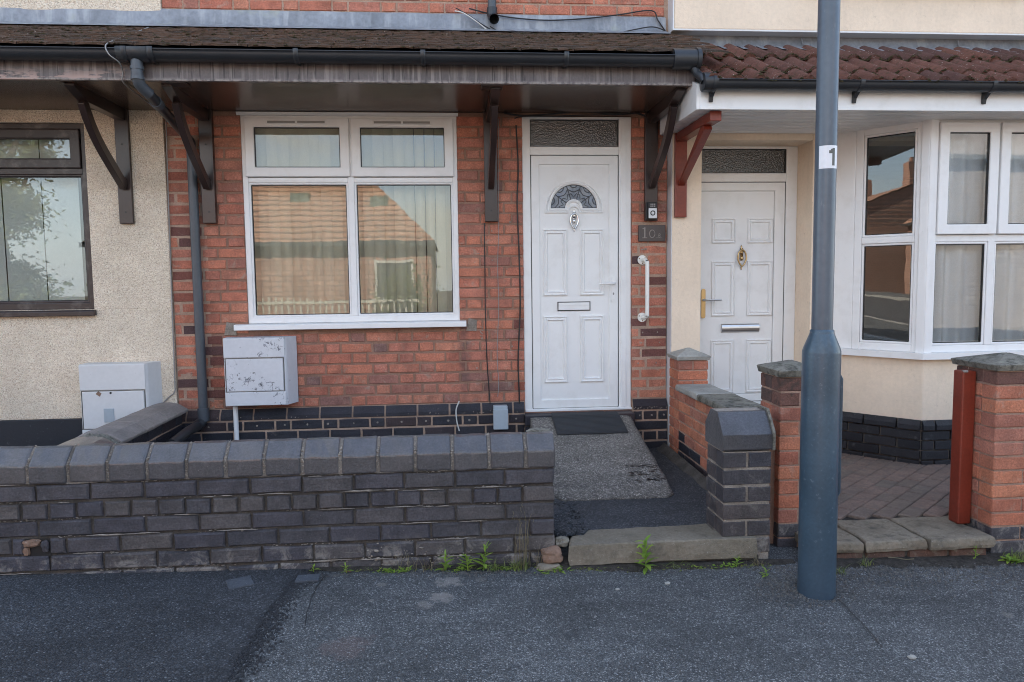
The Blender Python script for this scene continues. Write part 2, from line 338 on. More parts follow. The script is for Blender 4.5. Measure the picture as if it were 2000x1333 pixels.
# lamp post paint
g = G('post_paint', .30, .5); c = vary(g, (.044, .074, .103), .22, 5, 60)
c = g.mix(g.ramp(g.noise(60, 5, .65), (.63, 0), (.68, .55)), c, (.15, .175, .20))
zz = g.sep()[2]
c = g.mix(g.ramp(g.math('ADD', zz, g.math('MULTIPLY', g.noise(9, 5), .3)), (.1, .5), (.42, 0)), c, (.035, .05, .075))
MAT['post_paint'] = g.done(c, g.bump(g.noise(24, 3, v=g.map((1, 1, .35))), .10, .004))
g = G('post_shaft', .30, .5); c = vary(g, (.085, .105, .13), .12, 3, 40)
c = g.mix(g.ramp(g.noise(40, 5, .65, v=g.map((1, 1, .3))), (.62, 0), (.70, .35)), c, (.18, .2, .22))
MAT['post_shaft'] = g.done(c, g.bump(g.noise(24, 3, v=g.map((1, 1, .35))), .10, .004))
# meter boxes
g = G('meter_flaking', .5, .4); c = vary(g, (.60, .61, .64), .06, 4, 40)
fl = g.math('MULTIPLY', g.ramp(g.noise(30, 9, .74, .5), (.555, 0), (.57, 1)), g.ramp(g.noise(5.0, 3), (.53, 0), (.57, 1)))
c = g.mix(fl, c, g.ramp(g.noise(60, 3), (.4, (.05, .045, .045)), (.6, (.23, .24, .28))))
MAT['meter_flaking'] = g.done(c, g.bump(fl, -.5, .003))
g = G('meter_cream', .5, .4); c = vary(g, (.62, .62, .62), .05, 4, 40)
c = g.mix(g.ramp(g.noise(40, 8, .7), (.68, 0), (.72, .6)), c, (.35, .33, .32)); MAT['meter_cream'] = g.done(c)
# fabrics
def fabric(name, col, tr=.18):
    g = G(name, .9, .1); c = vary(g, col, .05, 4, 60); g.done(c)
    t = g.n('ShaderNodeBsdfTranslucent'); g.put(t.inputs[0], col); m = g.n('ShaderNodeMixShader'); m.inputs[0].default_value = tr
    g.t.links.new(g.b.outputs[0], m.inputs[1]); g.t.links.new(t.outputs[0], m.inputs[2]); g.t.links.new(m.outputs[0], g.out.inputs[0]); MAT[name] = g.m
fabric('blind_cream', (.86, .82, .66)); fabric('blind_grey', (.74, .79, .74)); fabric('net_white', (.80, .86, .92)); 
# glass: mostly clear, a steady reflection of the street
def glass(name, refl, rough=.0, tint=(.985, .995, .99), bump=None, cols=None):
    g = G(name); g.t.nodes.remove(g.b)
    t = g.n('ShaderNodeBsdfTransparent'); g.put(t.inputs[0], tint); r = g.n('ShaderNodeBsdfGlossy'); r.inputs['Roughness'].default_value = rough
    g.put(r.inputs[0], (1, 1, 1))
    m = g.n('ShaderNodeMixShader'); f = g.n('ShaderNodeFresnel'); f.inputs[0].default_value = 1.5
    g.put(m.inputs[0], g.math('ADD', f.outputs[0], refl - .04, True))
    nn = bump(g) if bump else g.bump(g.math('ADD', g.noise(1.1, 2), g.math('MULTIPLY', g.noise(7, 2), .10)), .045, .02)
    g.put(r.inputs['Normal'], nn)
    if cols: cols(g, t)
    g.t.links.new(t.outputs[0], m.inputs[1]); g.t.links.new(r.outputs[0], m.inputs[2]); g.t.links.new(m.outputs[0], g.out.inputs[0]); MAT[name] = g.m
glass('window_glass', .042)
glass('bay_glass', .045)
glass('obscure_glass', .11, .14, (.30, .30, .30), lambda g: g.bump(g.math('ADD', g.vor(110), g.noise(80, 4, .6)), .5, .006))
g = G('leaded_glass', .16, .5); c = g.ramp(g.noise(16, 2), (.35, (.16, .19, .23)), (.55, (.27, .30, .33)), (.7, (.20, .25, .34))); MAT['leaded_glass'] = g.done(c, g.bump(g.noise(70, 4), .6, .005))
plain('lead_came', (.05, .055, .065), .5)
# leaves
def leaf(name, a, b):
    g = G(name, .55, .4); c = g.mix(g.rnd(), a, b); c = vary(g, c, .2, 30, 200); g.done(c)
    t = g.n('ShaderNodeBsdfTranslucent'); g.put(t.inputs[0], g.mix(.5, a, b)); m = g.n('ShaderNodeMixShader'); m.inputs[0].default_value = .3
    g.t.links.new(g.b.outputs[0], m.inputs[1]); g.t.links.new(t.outputs[0], m.inputs[2]); g.t.links.new(m.outputs[0], g.out.inputs[0]); MAT[name] = g.m
leaf('weed_green', (.15, .27, .04), (.30, .40, .06)); leaf('grass_green', (.11, .16, .045), (.22, .24, .08)); leaf('dry_stem', (.16, .13, .08), (.22, .19, .12)); leaf('tree_leaf', (.09, .12, .035), (.17, .19, .07))
plain('bark', (.06, .045, .035), .9, amt=.3, bump=.8, bs=30)
# ------------------------------------------------------------------ bricks
BM = {}
def brick_mesh(Ln, H, D, mat, var, ch=.0045, jit=.0022):
    Ln, H = round(Ln / .004) * .004, round(H / .002) * .002
    key = (Ln, H, D, mat, var, ch)
    if key in BM: return BM[key]
    rr = random.Random(str(key)); j = lambda a=jit: rr.uniform(-a, a)
    ring = [(0, 0), (.5, 0), (1, 0), (1, .5), (1, 1), (.5, 1), (0, 1), (0, .5)]
    v = [(u*Ln + j(), D, w_*H + j()) for u, w_ in ring]                       # back
    dy = j(.002)
    v += [(u*Ln + j(), ch + abs(j()), w_*H + j()) for u, w_ in ring]                      # outer ring of the face
    v += [(u*Ln + (ch if u == 0 else -ch if u == 1 else 0) + j(.0008), dy + j(.0012), w_*H + (ch if w_ == 0 else -ch if w_ == 1 else 0) + j(.0008)) for u, w_ in ring]
    f = [tuple(range(16, 24))]
    for k in range(8):
        m = (k + 1) % 8
        f += [(8 + k, 8 + m, 16 + m, 16 + k), (k, m, 8 + m, 8 + k)]
    me = bpy.data.meshes.new('brick'); me.from_pydata(v, [], f); me.materials.append(MAT[mat]); me.update()
    BM[key] = me; return me
ROT = {'-y': 0, '-x': -math.pi/2, '+x': math.pi/2}
def lay(parent, mat, face, u0, plane, z, Ln, H, D=.06, name='brick', ch=.005, jit=.0024):
    """one brick on a face; u0 is its start along local x"""
    me = brick_mesh(Ln, H, D, mat, random.randint(0, 3), ch, jit)
    off = random.uniform(-.0015, .0015)
    if face == '-y': loc = (u0, plane + off, z)
    elif face == '-x': loc = (plane + off, u0, z)       # local x runs towards -Y
    else: loc = (plane - off, u0, z)                    # local x runs towards +Y
    return link(name, me, loc, parent, (0, 0, ROT[face]))
def pattern(kind, a, b, row, phase=0, st=.225, hd=.105, jn=.010):
    out = []
    if kind == 'F':
        p = st + hd + 2*jn; x = math.floor((a - phase) / p) * p + phase - (p / 2 if row % 2 else 0) - p
        while x < b: out += [(x, x + st), (x + st + jn, x + st + jn + hd)]; x += p
    else:
        n_ = hd if kind == 'H' else st
        p = n_ + jn; x = math.floor((a - phase) / p) * p + phase - p
        if kind == 'S' and row % 2: x -= p / 2
        while x < b: out.append((x, x + n_)); x += p
    return out
def clip(pieces, segs, mn=.045, jn=.01):
    res = []
    for a, b in segs:
        cur = []
        for x0, x1 in pieces:
            y0, y1 = max(a, x0), min(b, x1)
            if y1 - y0 > .006: cur.append([y0, y1])
        if not cur: continue
        cur[0][0] = a; cur[-1][1] = b
        if len(cur) > 1 and cur[0][1] - cur[0][0] < mn: cur[1][0] = a; cur.pop(0)
        if len(cur) > 1 and cur[-1][1] - cur[-1][0] < mn: cur[-2][1] = b; cur.pop()
        res += cur
    return res
def holes(a, b, z0, z1, ops):
    segs = [(a, b)]
    for x0, x1, y0, y1 in ops:
        if z1 > y0 + .012 and z0 < y1 - .012:
            n_ = []
            for p, q in segs:
                if x1 <= p or x0 >= q: n_.append((p, q)); continue
                if p < x0: n_.append((p, x0))
                if q > x1: n_.append((x1, q))
            segs = n_
    return [s for s in segs if s[1] - s[0] > .03]
def wall_boxes(mb, x0, x1, z0, z1, y0, y1, ops):
    zs = sorted({z0, z1} | {z for o in ops for z in (o[2], o[3]) if z0 < z < z1})
    for a, b in zip(zs, zs[1:]):
        for p, q in holes(x0, x1, a, b, [(o[0], o[1], o[2] - .1, o[3] + .1) if o[2] <= a and o[3] >= b else (0, 0, -9, -9) for o in ops]):
            mb.box(p, q, y0, y1, a, b)
    return mb

# ------------------------------------------------------------------ ground
def gz(x, y): return .015 - .02 * x + .025 * (y + 2)
def ground_sheet(name, x0, x1, y0, y1, nx, ny, mat, dz=0, amp=.0, outline=None, parent=None, **k):
    vs, fs = [], []
    for j in range(ny + 1):
        for i in range(nx + 1):
            x = x0 + (x1 - x0) * i / nx; y = y0 + (y1 - y0) * j / ny
            vs.append((x, y, gz(x, y) + dz + amp * (mnoise.noise((x*2.2, y*2.2, 3)) + .5*mnoise.noise((x*6, y*6, 8)))))
    for j in range(ny):
        for i in range(nx):
            a = j*(nx+1) + i; fs.append((a, a+1, a+nx+2, a+nx+1))
    return MB().add(vs, fs, True).build(name, MAT[mat], parent, **k)
plain('road_tar', (.05, .05, .053), .9, amt=.25, bump=.5); plain('earth', (.09, .075, .055), .95, amt=.3); plain('kerb_stone', (.28, .27, .25), .85, amt=.2, bump=.4)
MB().add([(-160, -160, -.75), (160, -160, -.75), (160, 160, -.75), (-160, 160, -.75)], [(0, 1, 2, 3)]).build('ground', MAT['earth'], kind='structure')
pave = ground_sheet('pavement', -8, 8, -6.6, .4, 160, 70, 'old_tarmac', 0, .004, kind='structure')
for a, b in ((-40, -8), (8, 40)): ground_sheet('pavement', a, b, -6.6, .4, 30, 4, 'old_tarmac', -.004, 0, kind='structure')
def strip_along(name, y0, y1, dz, mat, th=None):
    mb = MB(); n_ = 40
    for i in range(n_):
        a, b = -40 + 80*i/n_, -40 + 80*(i+1)/n_
        pts = [(a, y0, gz(a, y0)+dz), (b, y0, gz(b, y0)+dz), (b, y1, gz(b, y1)+dz), (a, y1, gz(a, y1)+dz)]
        if th: mb.add([(p[0], p[1], p[2]-th) for p in pts] + pts, [(0,3,2,1),(4,5,6,7),(0,1,5,4),(1,2,6,5),(2,3,7,6),(3,0,4,7)])
        else: mb.add(pts, [(0, 1, 2, 3)])
    return mb.build(name, MAT[mat], kind='structure')
strip_along('kerb', -6.75, -6.6, .006, 'kerb_stone', .2)
strip_along('road', -13.6, -6.75, -.11, 'road_tar')
strip_along('far_kerb', -13.75, -13.6, -.0, 'kerb_stone', .2)
strip_along('far_pavement', -15.6, -13.75, -.006, 'old_tarmac')
# fresh tarmac patch on the left, its edge ragged
edge = [at(px, py, Z=0.02) for px, py in ((588, 1124), (560, 1148), (545, 1168), (520, 1200), (498, 1235), (470, 1275), (445, 1315), (405, 1400), (350, 1520))]
ep = smooth_path(edge, 8)
vs, fs = [], []
XL, NS = -4.6, 26
for i, e in enumerate(ep):
    ex = e.x + .012*mnoise.noise((i*.9, 0, 1)) + .008*random.uniform(-1, 1)
    for k in range(NS + 1):
        x = ex + (XL - ex) * (k / NS) ** 1.5; y = e.y if i else -1.985
        vs.append((x, y, gz(x, y) + .0045 + .004*(mnoise.noise((x*2.2, y*2.2, 3)) + .5*mnoise.noise((x*6, y*6, 8))) + .003*min(1, k/2)))
for i in range(len(ep) - 1):
    for k in range(NS): a = i*(NS+1)+k; fs.append((a, a+1, a+NS+2, a+NS+1))
MB().add(vs, fs, True).build('tarmac_patch', MAT['new_tarmac'], pave)
# coarse dark dressing along that edge and along the wall foot: real chippings
def chips(name, spots, mat, parent=None, smin=.003, smax=.008, **k):
    mb = MB()
    for x, y, s in spots:
        z = gz(x, y) + .002; a = random.random()*6.28; r = random.uniform(smin, smax) * s
        q = [(x + r*random.uniform(.7, 1.2)*math.cos(a + t*1.57), y + r*random.uniform(.7, 1.2)*math.sin(a + t*1.57), z - .004) for t in range(4)]
        t_ = [(x + (p[0]-x)*.55 + random.uniform(-.3, .3)*r, y + (p[1]-y)*.55, z + r*random.uniform(.35, .8)) for p in q]
        mb.add(q + t_, [(0,1,5,4),(1,2,6,5),(2,3,7,6),(3,0,4,7),(4,5,6,7)])
    return mb.build(name, MAT[mat], parent, **k)
plain('chip_dark', (.026, .027, .031), .75, amt=.5, fine=150, scale=40); plain('chip_mixed', (.10, .095, .09), .85, amt=.7, fine=120, scale=45)
sp = []
for i in range(5200):
    e = ep[min(len(ep)-1, int(random.random()**1.3 * len(ep)))]; t = random.gauss(0, .05)
    sp.append((e.x + t - .01, e.y + random.uniform(-.06, .06), random.uniform(.6, 1.1)))
for i in range(1500):
    sp.append((random.uniform(-2.8, -.7), -2.0 - abs(random.gauss(.012, .04)), random.uniform(.6, 1.1)))
chips('tarmac_chippings', [s for s in sp if s[1] < -2.005], 'chip_dark', pave, kind='stuff')
sp = []
for i in range(2600): sp.append((random.uniform(-.7, 1.6), -2.03 - abs(random.gauss(0, .05)), random.uniform(.4, 1)))
for i in range(3600): sp.append((random.uniform(1.5, 3.6), -2.1 - abs(random.gauss(.03, .13)), random.uniform(.4, 1.2)))
for i in range(800): sp.append((1.69 + random.gauss(-.03, .13), -2.36 + random.gauss(0, .10), random.uniform(.5, 1.1)))
for i in range(700): sp.append((random.uniform(-3, 3.4), random.uniform(-3.2, -2.1), random.uniform(.3, .7)))
sp = [s for s in sp if not (s[0] < .52 and s[1] > -2.0) and (s[0]-1.69)**2 + (s[1]+2.4)**2 > .0078 and s[1] < -2.07]
grit = chips('grit', sp, 'chip_mixed', kind='stuff'); grit['label'] = 'loose grit and chippings along the foot of the walls'
# crack running away from the lamp post, plain dark line near the lower edge
def crack_and_line(pts, wd, mat='seal_black'):
    p = smooth_path(pts, 5); vs = []
    for i, q in enumerate(p):
        wv = wd*random.uniform(.5, 1.2); x, y = q.x + random.uniform(-.004, .004), q.y
        z = lambda yy: gz(x, yy) + .0085
        vs += [(x - wv, y, z(y)), (x + wv, y, z(y))]
    MB().add(vs, [(2*i, 2*i+1, 2*i+3, 2*i+2) for i in range(len(p)-1)]).build('crack_and_line', MAT[mat], pave)
crack_and_line([at(a, b, Z=-.03) for a, b in ((1622, 1163), (1650, 1185), (1680, 1215), (1705, 1240), (1722, 1262))], .003)
crack_and_line([at(a, b, Z=-.03) for a, b in ((1130, 1322), (1400, 1318), (1700, 1314), (2060, 1308))], .006)
crack_and_line([at(a, b, Z=.01) for a, b in ((640, 1130), (622, 1150), (605, 1185), (596, 1230))], .002)

# ------------------------------------------------------------------ windows
def pane_box(x0, x1, z0, z1, y, M, parent, mat='window_glass'):
    return MB().box(x0, x1, y, y + .005, z0, z1, M).build('pane', MAT[mat], parent)
def sash(x0, x1, z0, z1, b, y0, M, parent, mat, name='casement', g='window_glass'):
    """opening light standing proud of the outer frame, glass in black gaskets"""
    o = MB().ring(x0, x1, z0, z1, b, y0, y0 + .05, M).build(name, MAT[mat], parent, .006)
    MB().ring(x0 + b, x1 - b, z0 + b, z1 - b, .005, y0 + .010, y0 + .03, M).build('gasket', MAT['seal_black'], parent)
    MB().box(x0 + b + .004, x1 - b - .004, y0 + .017, y0 + .022, z0 + b + .004, z1 - b - .004, M).build('pane', MAT[g], parent)
    return o
def fixed(x0, x1, z0, z1, y0, M, parent, mat, g='window_glass', bead=.017):
    MB().ring(x0, x1, z0, z1, bead, y0 + .006, y0 + .035, M).build('glazing_bead', MAT[mat], parent, .006)
    MB().ring(x0 + bead, x1 - bead, z0 + bead, z1 - bead, .005, y0 + .014, y0 + .032, M).build('gasket', MAT['seal_black'], parent)
    MB().box(x0 + bead + .004, x1 - bead - .004, y0 + .020, y0 + .025, z0 + bead + .004, z1 - bead - .004, M).build('pane', MAT[g], parent)
I4 = Matrix.Identity(4)
WIN = (-1.505, .066, 1.11, 2.68); DOOR = (.554, 1.392, .43, 2.68)

# ------------------------------------------------------------------ middle house
HX0, HX1 = -2.035, 1.668
house = thing('brick_house', 'red brick terraced house with white front door and white double window above blue brick plinth', 'house', (0, 0, 0))
wm = MB(); wall_boxes(wm, HX0, HX1, .40, 2.695, .006, .22, [WIN, DOOR])
hw = wm.build('wall', MAT['wall_mortar'], house)
MB().box(HX0 + .001, -1.775, .003, .0058, .515, 2.69).build('pointing', MAT['tan_mortar'], hw)
MB().box(1.394, HX1 - .001, .003, .0058, .515, 1.9).build('pointing', MAT['tan_mortar'], hw)
nb = 0
for r_ in range(27):
    z = .5195 + .08 * r_
    kind = 'F'
    for a, b in clip(pattern('F', HX0, HX1, r_, .06 + random.uniform(-.012, .012), .222, .102, .013), holes(HX0 + .002, HX1 - .002, z, z + .068, [WIN, DOOR])):
        left = a < -1.78 and z < 2.3; right = a > 1.39 and z < 1.62
        m = 'dark_brick' if (left and random.random() < (.5 if z < 1.15 else .10)) or (right and random.random() < .28) or (.42 < a < .56 and random.random() < .14) else 'red_brick'
        o = lay(hw, m, '-y', a, 0, z + random.uniform(-.002, .002), b - a, .065 + random.choice((0, 0, .002))); o.rotation_euler.y = random.uniform(-.006, .006); nb += 1
# injection plugs in the bricks, dabs of mortar
mb = MB()
def dab(mb, x, y, z, r):
    n_ = 7; mb.add([(x, y - .003, z)] + [(x + r*random.uniform(.7, 1.2)*math.cos(k*6.283/n_), y, z + r*random.uniform(.7, 1.2)*math.sin(k*6.283/n_)) for k in range(n_)], [(0, 1 + (k+1) % n_, 1 + k) for k in range(n_)])
for r_ in range(2, 7):
    for x in (1.46, 1.60): 
        if random.random() < .8: dab(mb, x + random.uniform(-.02, .02), -.004, .552 + .08*r_, .007)
for r_ in (3, 4, 5):
    dab(mb, -1.93 + random.uniform(-.04, .04), -.004, .552 + .08*r_, .007)
for k in range(20): dab(mb, random.uniform(.16, .52), -.004, random.uniform(.6, 2.2), random.uniform(.003, .008))
for k in range(3): dab(mb, 1.47 + k*.016, -.004, 1.672 + random.uniform(-.003, .003), .008)
for k in range(14): dab(mb, random.uniform(.215, .235), -.004, random.uniform(1.0, 1.1), .005)
mb.build('mortar_dabs', MAT['pale_mortar'], hw, kind='stuff')
# cement patches at the ends of the sill
for x0, x1 in ((-1.68, -1.592), (.112, .19)):
    mb = MB(); P2 = [(x0, 1.07), (x1, 1.065), (x1 + .004, 1.15), (x0 + .02, 1.165)]; mb.py(P2, -.004, .01); mb.build('cement_patch', MAT['pale_mortar'], hw, .003)
# plinth
pl = MB(); PZ = .513
for a, b in ((HX0, .548), (1.395, HX1)): pl.box(a, b, -.036, .006, -.1, .428); pl.px([(-.036, .428), (.006, .428), (.006, PZ), (-.002, PZ - .004), (-.036, .452)], a, b)
plinth = pl.build('plinth', MAT['tan_mortar'], house)
mbd = MB()
for a0, b0 in ((HX0, .548), (1.395, HX1)):
    for a, b in clip(pattern('S', a0, b0, 0, -.02, .229, jn=.014), [(a0 + .002, b0 - .002)]):          # chamfered top course
        MB().px([(-.045, .434), (-.002, .434), (-.002, PZ - .002), (-.008, PZ - .002), (-.045, .462)], a, b).build('brick', MAT['blue_plinth_brick'], plinth, .003)
    for r_ in range(1, 7):
        z = .434 - .08 * r_
        for a, b in clip(pattern('F' if r_ % 2 else 'S', a0, b0, r_, .02, .221, .101, .014), [(a0 + .002, b0 - .002)]):
            lay(plinth, 'blue_plinth_brick', '-y', a, -.044, z + .002, b - a, .065)
            if r_ == 1: dab(mbd, (a + b)/2 + random.uniform(-.02, .02), -.048, z + .036, random.uniform(.007, .010))
    for k in range(30): dab(mbd, random.uniform(a0, b0), -.047, random.uniform(.44, .458), random.uniform(.002, .005))
mbd.build('mortar_dabs', MAT['pale_mortar'], plinth, kind='stuff')
# upper storey above the canopy
up = MB().box(HX0 + .02, HX1, .006, .22, 3.28, 5.4).build('upper_wall', MAT['tan_mortar'], house)
for r_ in range(3):
    z = 3.412 + .08*r_
    for a, b in clip(pattern('F', HX0, HX1, r_, .0), [(HX0 + .022, HX1 - .03)]): lay(up, 'red_brick', '-y', a, 0, z, b - a, .068)
plain('plain_brick', (.24, .085, .06), .9, amt=.25, bump=.3); plain('slate_roof', (.10, .09, .085), .9, amt=.2)
MB().box(HX0, HX1, 8, 8.25, 0, 5.4).build('rear_wall', MAT['plain_brick'], house)
MB().px([(-.35, 5.3), (4.1, 8.3), (8.6, 5.3), (8.6, 5.45), (4.1, 8.46), (-.35, 5.45)], HX0, HX1).build('roof', MAT['slate_roof'], house)
MB().box(-1.7, .3, .23, 3, .9, 2.72).build('front_room', MAT['inner_wall'], house)
# room: only the inner faces matter; replace the solid by a shell
def shell(o_old, x0, x1, y0, y1, z0, z1, mat, parent, name):
    bpy.data.objects.remove(o_old)
    mb = MB()
    mb.box(x0, x1, y1, y1 + .1, z0, z1); mb.box(x0 - .1, x0, y0, y1 + .1, z0, z1); mb.box(x1, x1 + .1, y0, y1 + .1, z0, z1)
    mb.box(x0 - .1, x1 + .1, y0, y1 + .1, z0 - .1, z0); mb.box(x0 - .1, x1 + .1, y0, y1 + .1, z1, z1 + .1)
    return mb.build(name, MAT[mat], parent)
shell(bpy.data.objects['front_room'], -1.9, .45, .225, 3.2, .45, 2.75, 'inner_wall', house, 'front_room')
# window
WY = .012
win = MB().ring(WIN[0], WIN[1], 1.15, 2.668, (.040, .036, .045, .030), WY, WY + .07).build('window', MAT['white_upvc'], house, .004)
xm = -.722
MB().box(xm - .022, xm + .022, WY, WY + .07, 1.195, 2.638).build('mullion', MAT['white_upvc'], win, .004)
for a, b in ((WIN[0] + .04, xm - .022), (xm + .022, WIN[1] - .036)):
    MB().box(a, b, WY + .001, WY + .069, 2.185, 2.222).build('transom', MAT['white_upvc'], win, .004)
MB().px([(WY - .012, 2.668), (WY + .07, 2.668), (WY + .07, 2.690), (WY - .026, 2.690), (WY - .026, 2.682)], WIN[0] - .022, WIN[1] + .012).build('head_trim', MAT['white_upvc'], win, .002)
for a, b in ((-1.476, xm - .004), (xm + .010, .040)):
    sash(a, b, 2.226, 2.650, .068, WY - .022, I4, win, 'white_upvc')
    c_ = (a + b)/2
    v = MB().box(c_ - .215, c_ + .215, WY - .030, WY - .0225, 2.604, 2.632).build('trickle_vent', MAT['white_upvc'], win, .003)
    MB().box(c_ - .205, c_ - .008, WY - .0315, WY - .0302, 2.609, 2.625).box(c_ + .008, c_ + .205, WY - .0315, WY - .0302, 2.609, 2.625).build('vent_slot', MAT['cable_grey'], win)
for a, b in ((WIN[0] + .038, xm - .021), (xm + .021, WIN[1] - .034)): fixed(a, b, 1.193, 2.187, WY, I4, win, 'white_upvc')
MB().px([(WY + .03, 1.15), (WY + .03, 1.108), (-.065, 1.104), (-.065, 1.140), (-.058, 1.145)], -1.592, .112).build('sill', MAT['white_upvc'], win, .004)
# the front door
DY = .03
df = MB().ring(DOOR[0], DOOR[1], .43, 2.672, (.062, .096, .02, .018), DY - .012, DY + .07).build('door_frame', MAT['white_door'], house, .005)
MB().box(1.310, 1.350, DY - .020, DY - .0125, .45, 2.66).build('frame_trim', MAT['white_door'], df, .003)
MB().box(.616, 1.296, DY - .010, DY + .068, 2.390, 2.452).build('transom', MAT['white_door'], df, .004)
MB().box(.560, 1.40, DY - .030, DY - .0125, .430, .447).build('threshold', MAT['white_door'], df, .003)
MB().ring(.616, 1.296, 2.452, 2.655, .006, DY + .004, DY + .03).build('gasket', MAT['seal_black'], df)
MB().box(.62, 1.292, DY + .016, DY + .021, 2.457, 2.651).build('pane', MAT['obscure_glass'], df)
MB().box(.50, 1.40, .30, .9, .43, 2.7).build('hall_dark', MAT['inner_dark'], house)
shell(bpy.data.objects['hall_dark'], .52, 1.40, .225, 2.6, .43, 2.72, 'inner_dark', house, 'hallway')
LX0, LX1, LZ0, LZ1 = .622, 1.290, .452, 2.386
dr = MB().ring(LX0, LX1, LZ0, LZ1, (.062, .070, .068, .068), DY - .008, DY + .06).build('door', MAT['white_door'], house, .006)
MB().ring(LX0 - .005, LX1 + .005, LZ0 - .004, LZ1 + .004, .006, DY - .001, DY + .05).build('gasket', MAT['seal_black'], df)
LY = DY + .004
# slab with the half-moon light cut out
cx, cz, rg, rb = .950, 1.992, .178, .068
x0, x1, z0, z1 = LX0 + .058, LX1 - .066, LZ0 + .064, LZ1 - .064
arc = [(cx + rg*math.cos(t*math.pi/28), cz + rg*math.sin(t*math.pi/28)) for t in range(29)]
inn = [(cx - rb*math.cos(t*math.pi/12), cz + rb*math.sin(t*math.pi/12)) for t in range(13)]
mb = MB()
def slab(p): return mb.py(p, LY, LY + .04)
slab([(x0, z0), (x1, z0), (x1, cz), (x0, cz)])
slab([(x0, cz), (arc[-1][0], cz)] + arc[14:][::-1] + [(cx, z1), (x0, z1)])
slab([(arc[0][0], cz), (x1, cz), (x1, z1), (cx, z1)] + arc[:15][::-1])
slab(inn[::-1])
mb.build('door_slab', MAT['white_door'], dr)
MB().ring(x0 - .001, x1 + .001, z0 - .001, z1 + .001, .004, LY - .0006, LY + .01).build('slab_seam', MAT['cable_grey'], dr)
def mould_path(pts, prof, y, closed=True, M=None):
    """sweep a moulding (offset inwards, height) along an XZ outline"""
    n_ = len(pts); vs = []; m = len(prof)
    ctr = Vector((sum(p[0] for p in pts)/n_, sum(p[1] for p in pts)/n_))
    for i in range(n_):
        p = Vector(pts[i]); a = Vector(pts[i-1]) if (closed or i) else p - (Vector(pts[1]) - p); b = Vector(pts[(i+1) % n_]) if (closed or i < n_-1) else p + (p - Vector(pts[i-1]))
        d1 = (p - a).normalized(); d2 = (b - p).normalized(); n1 = Vector((-d1.y, d1.x)); n2 = Vector((-d2.y, d2.x))
        nn = (n1 + n2); nn = nn / max(.2, nn.length_squared) * 2
        for o_, h in prof: q = p + nn*o_; vs.append((q.x, y - h, q.y))
    fs = [(i*m + k, i*m + k + 1, ((i+1) % n_)*m + k + 1, ((i+1) % n_)*m + k) for i in range(n_ if closed else n_-1) for k in range(m-1)]
    return MB().add(vs, fs, False, M)
PROF = [(0, -.001), (.001, .012), (.007, .015), (.011, .007), (.019, .005), (.023, .012), (.029, .013), (.036, .002), (.036, -.001)]
for a, b, c_, d in ((.710, .896, 1.326, 1.832), (.996, 1.181, 1.326, 1.832), (.708, .893, .652, 1.168), (.996, 1.180, .652, 1.168)):
    p_ = mould_path([(a, c_), (b, c_), (b, d), (a, d)], PROF, LY).build('door_panel', MAT['white_door'], dr)
# surround of the half-moon
ro = .226
out = [(cx - ro, cz - .038)] + [(cx - rb + .026 - .0, cz - .038)] + [(cx - .040*math.cos(t*math.pi/10), cz - .038 + .045*math.sin(t*math.pi/10)) for t in range(11)] + [(cx + rb - .026, cz - .038), (cx + ro, cz - .038)] + [(cx + ro*math.cos(t*math.pi/28), cz - .02 + ro*math.sin(t*math.pi/28)) for t in range(29)]
out = out[:1] + out[2:13] + out[14:]
mould_path(out, [(0, -.001), (.001, .010), (.007, .012), (.011, .005), (.014, .004)], LY).build('light_surround', MAT['white_door'], dr)
inr = [(arc[-1][0], cz), (cx - rb, cz)] + inn[1:-1] + [(cx + rb, cz), (arc[0][0], cz)] + arc[1:-1]
mould_path([(p[0], p[1]) for p in inr][::-1], [(.024, -.001), (.022, .008), (.012, .012), (.002, .006), (.001, -.012)], LY).build('light_bead', MAT['white_door'], dr)
MB().py([(p[0], p[1]) for p in inr], LY + .012, LY + .016).build('fan_light', MAT['leaded_glass'], dr)
mb = MB()
def came(pts, r=.0033): mb.tube([(p[0], LY + .010, p[1]) for p in pts], r, 5)
pol = lambda rr, t: (cx + rr*math.cos(t), cz + rr*math.sin(t))
for k in range(1, 5):
    t = k*math.pi/5; came([pol(rb, t), pol(rg, t)])
for k in range(5):
    t0, t1 = k*math.pi/5, (k+1)*math.pi/5
    came([pol(rg*(.80 - .14*math.sin((t-t0)/(t1-t0)*math.pi)) if False else rg*.84 - .026*math.sin((t-t0)/(t1-t0)*math.pi), t) for t in [t0 + (t1-t0)*i/8 for i in range(9)]])
    tm = (t0+t1)/2; came([pol(rg*.60, t0), pol(rg*.64, t0 + .12), pol(rg*.47, tm), pol(rg*.64, t1 - .12), pol(rg*.60, t1)])
    came([pol(rg*.97, tm - .16), pol(rg*.90, tm - .09), pol(rg*.88, tm), pol(rg*.90, tm + .09), pol(rg*.97, tm + .16)])
came(arc, .004); came([(arc[-1][0], cz + .002), (cx - rb, cz + .002)], .004); came([(arc[0][0], cz + .002), (cx + rb, cz + .002)], .004); came(inn, .004)
mb.build('lead_came', MAT['lead_came'], dr)
MB().box(cx - .2, cx + .2, LY + .05, LY + .06, cz - .02, cz + .2).build('light_backing', MAT['inner_dark'], dr)
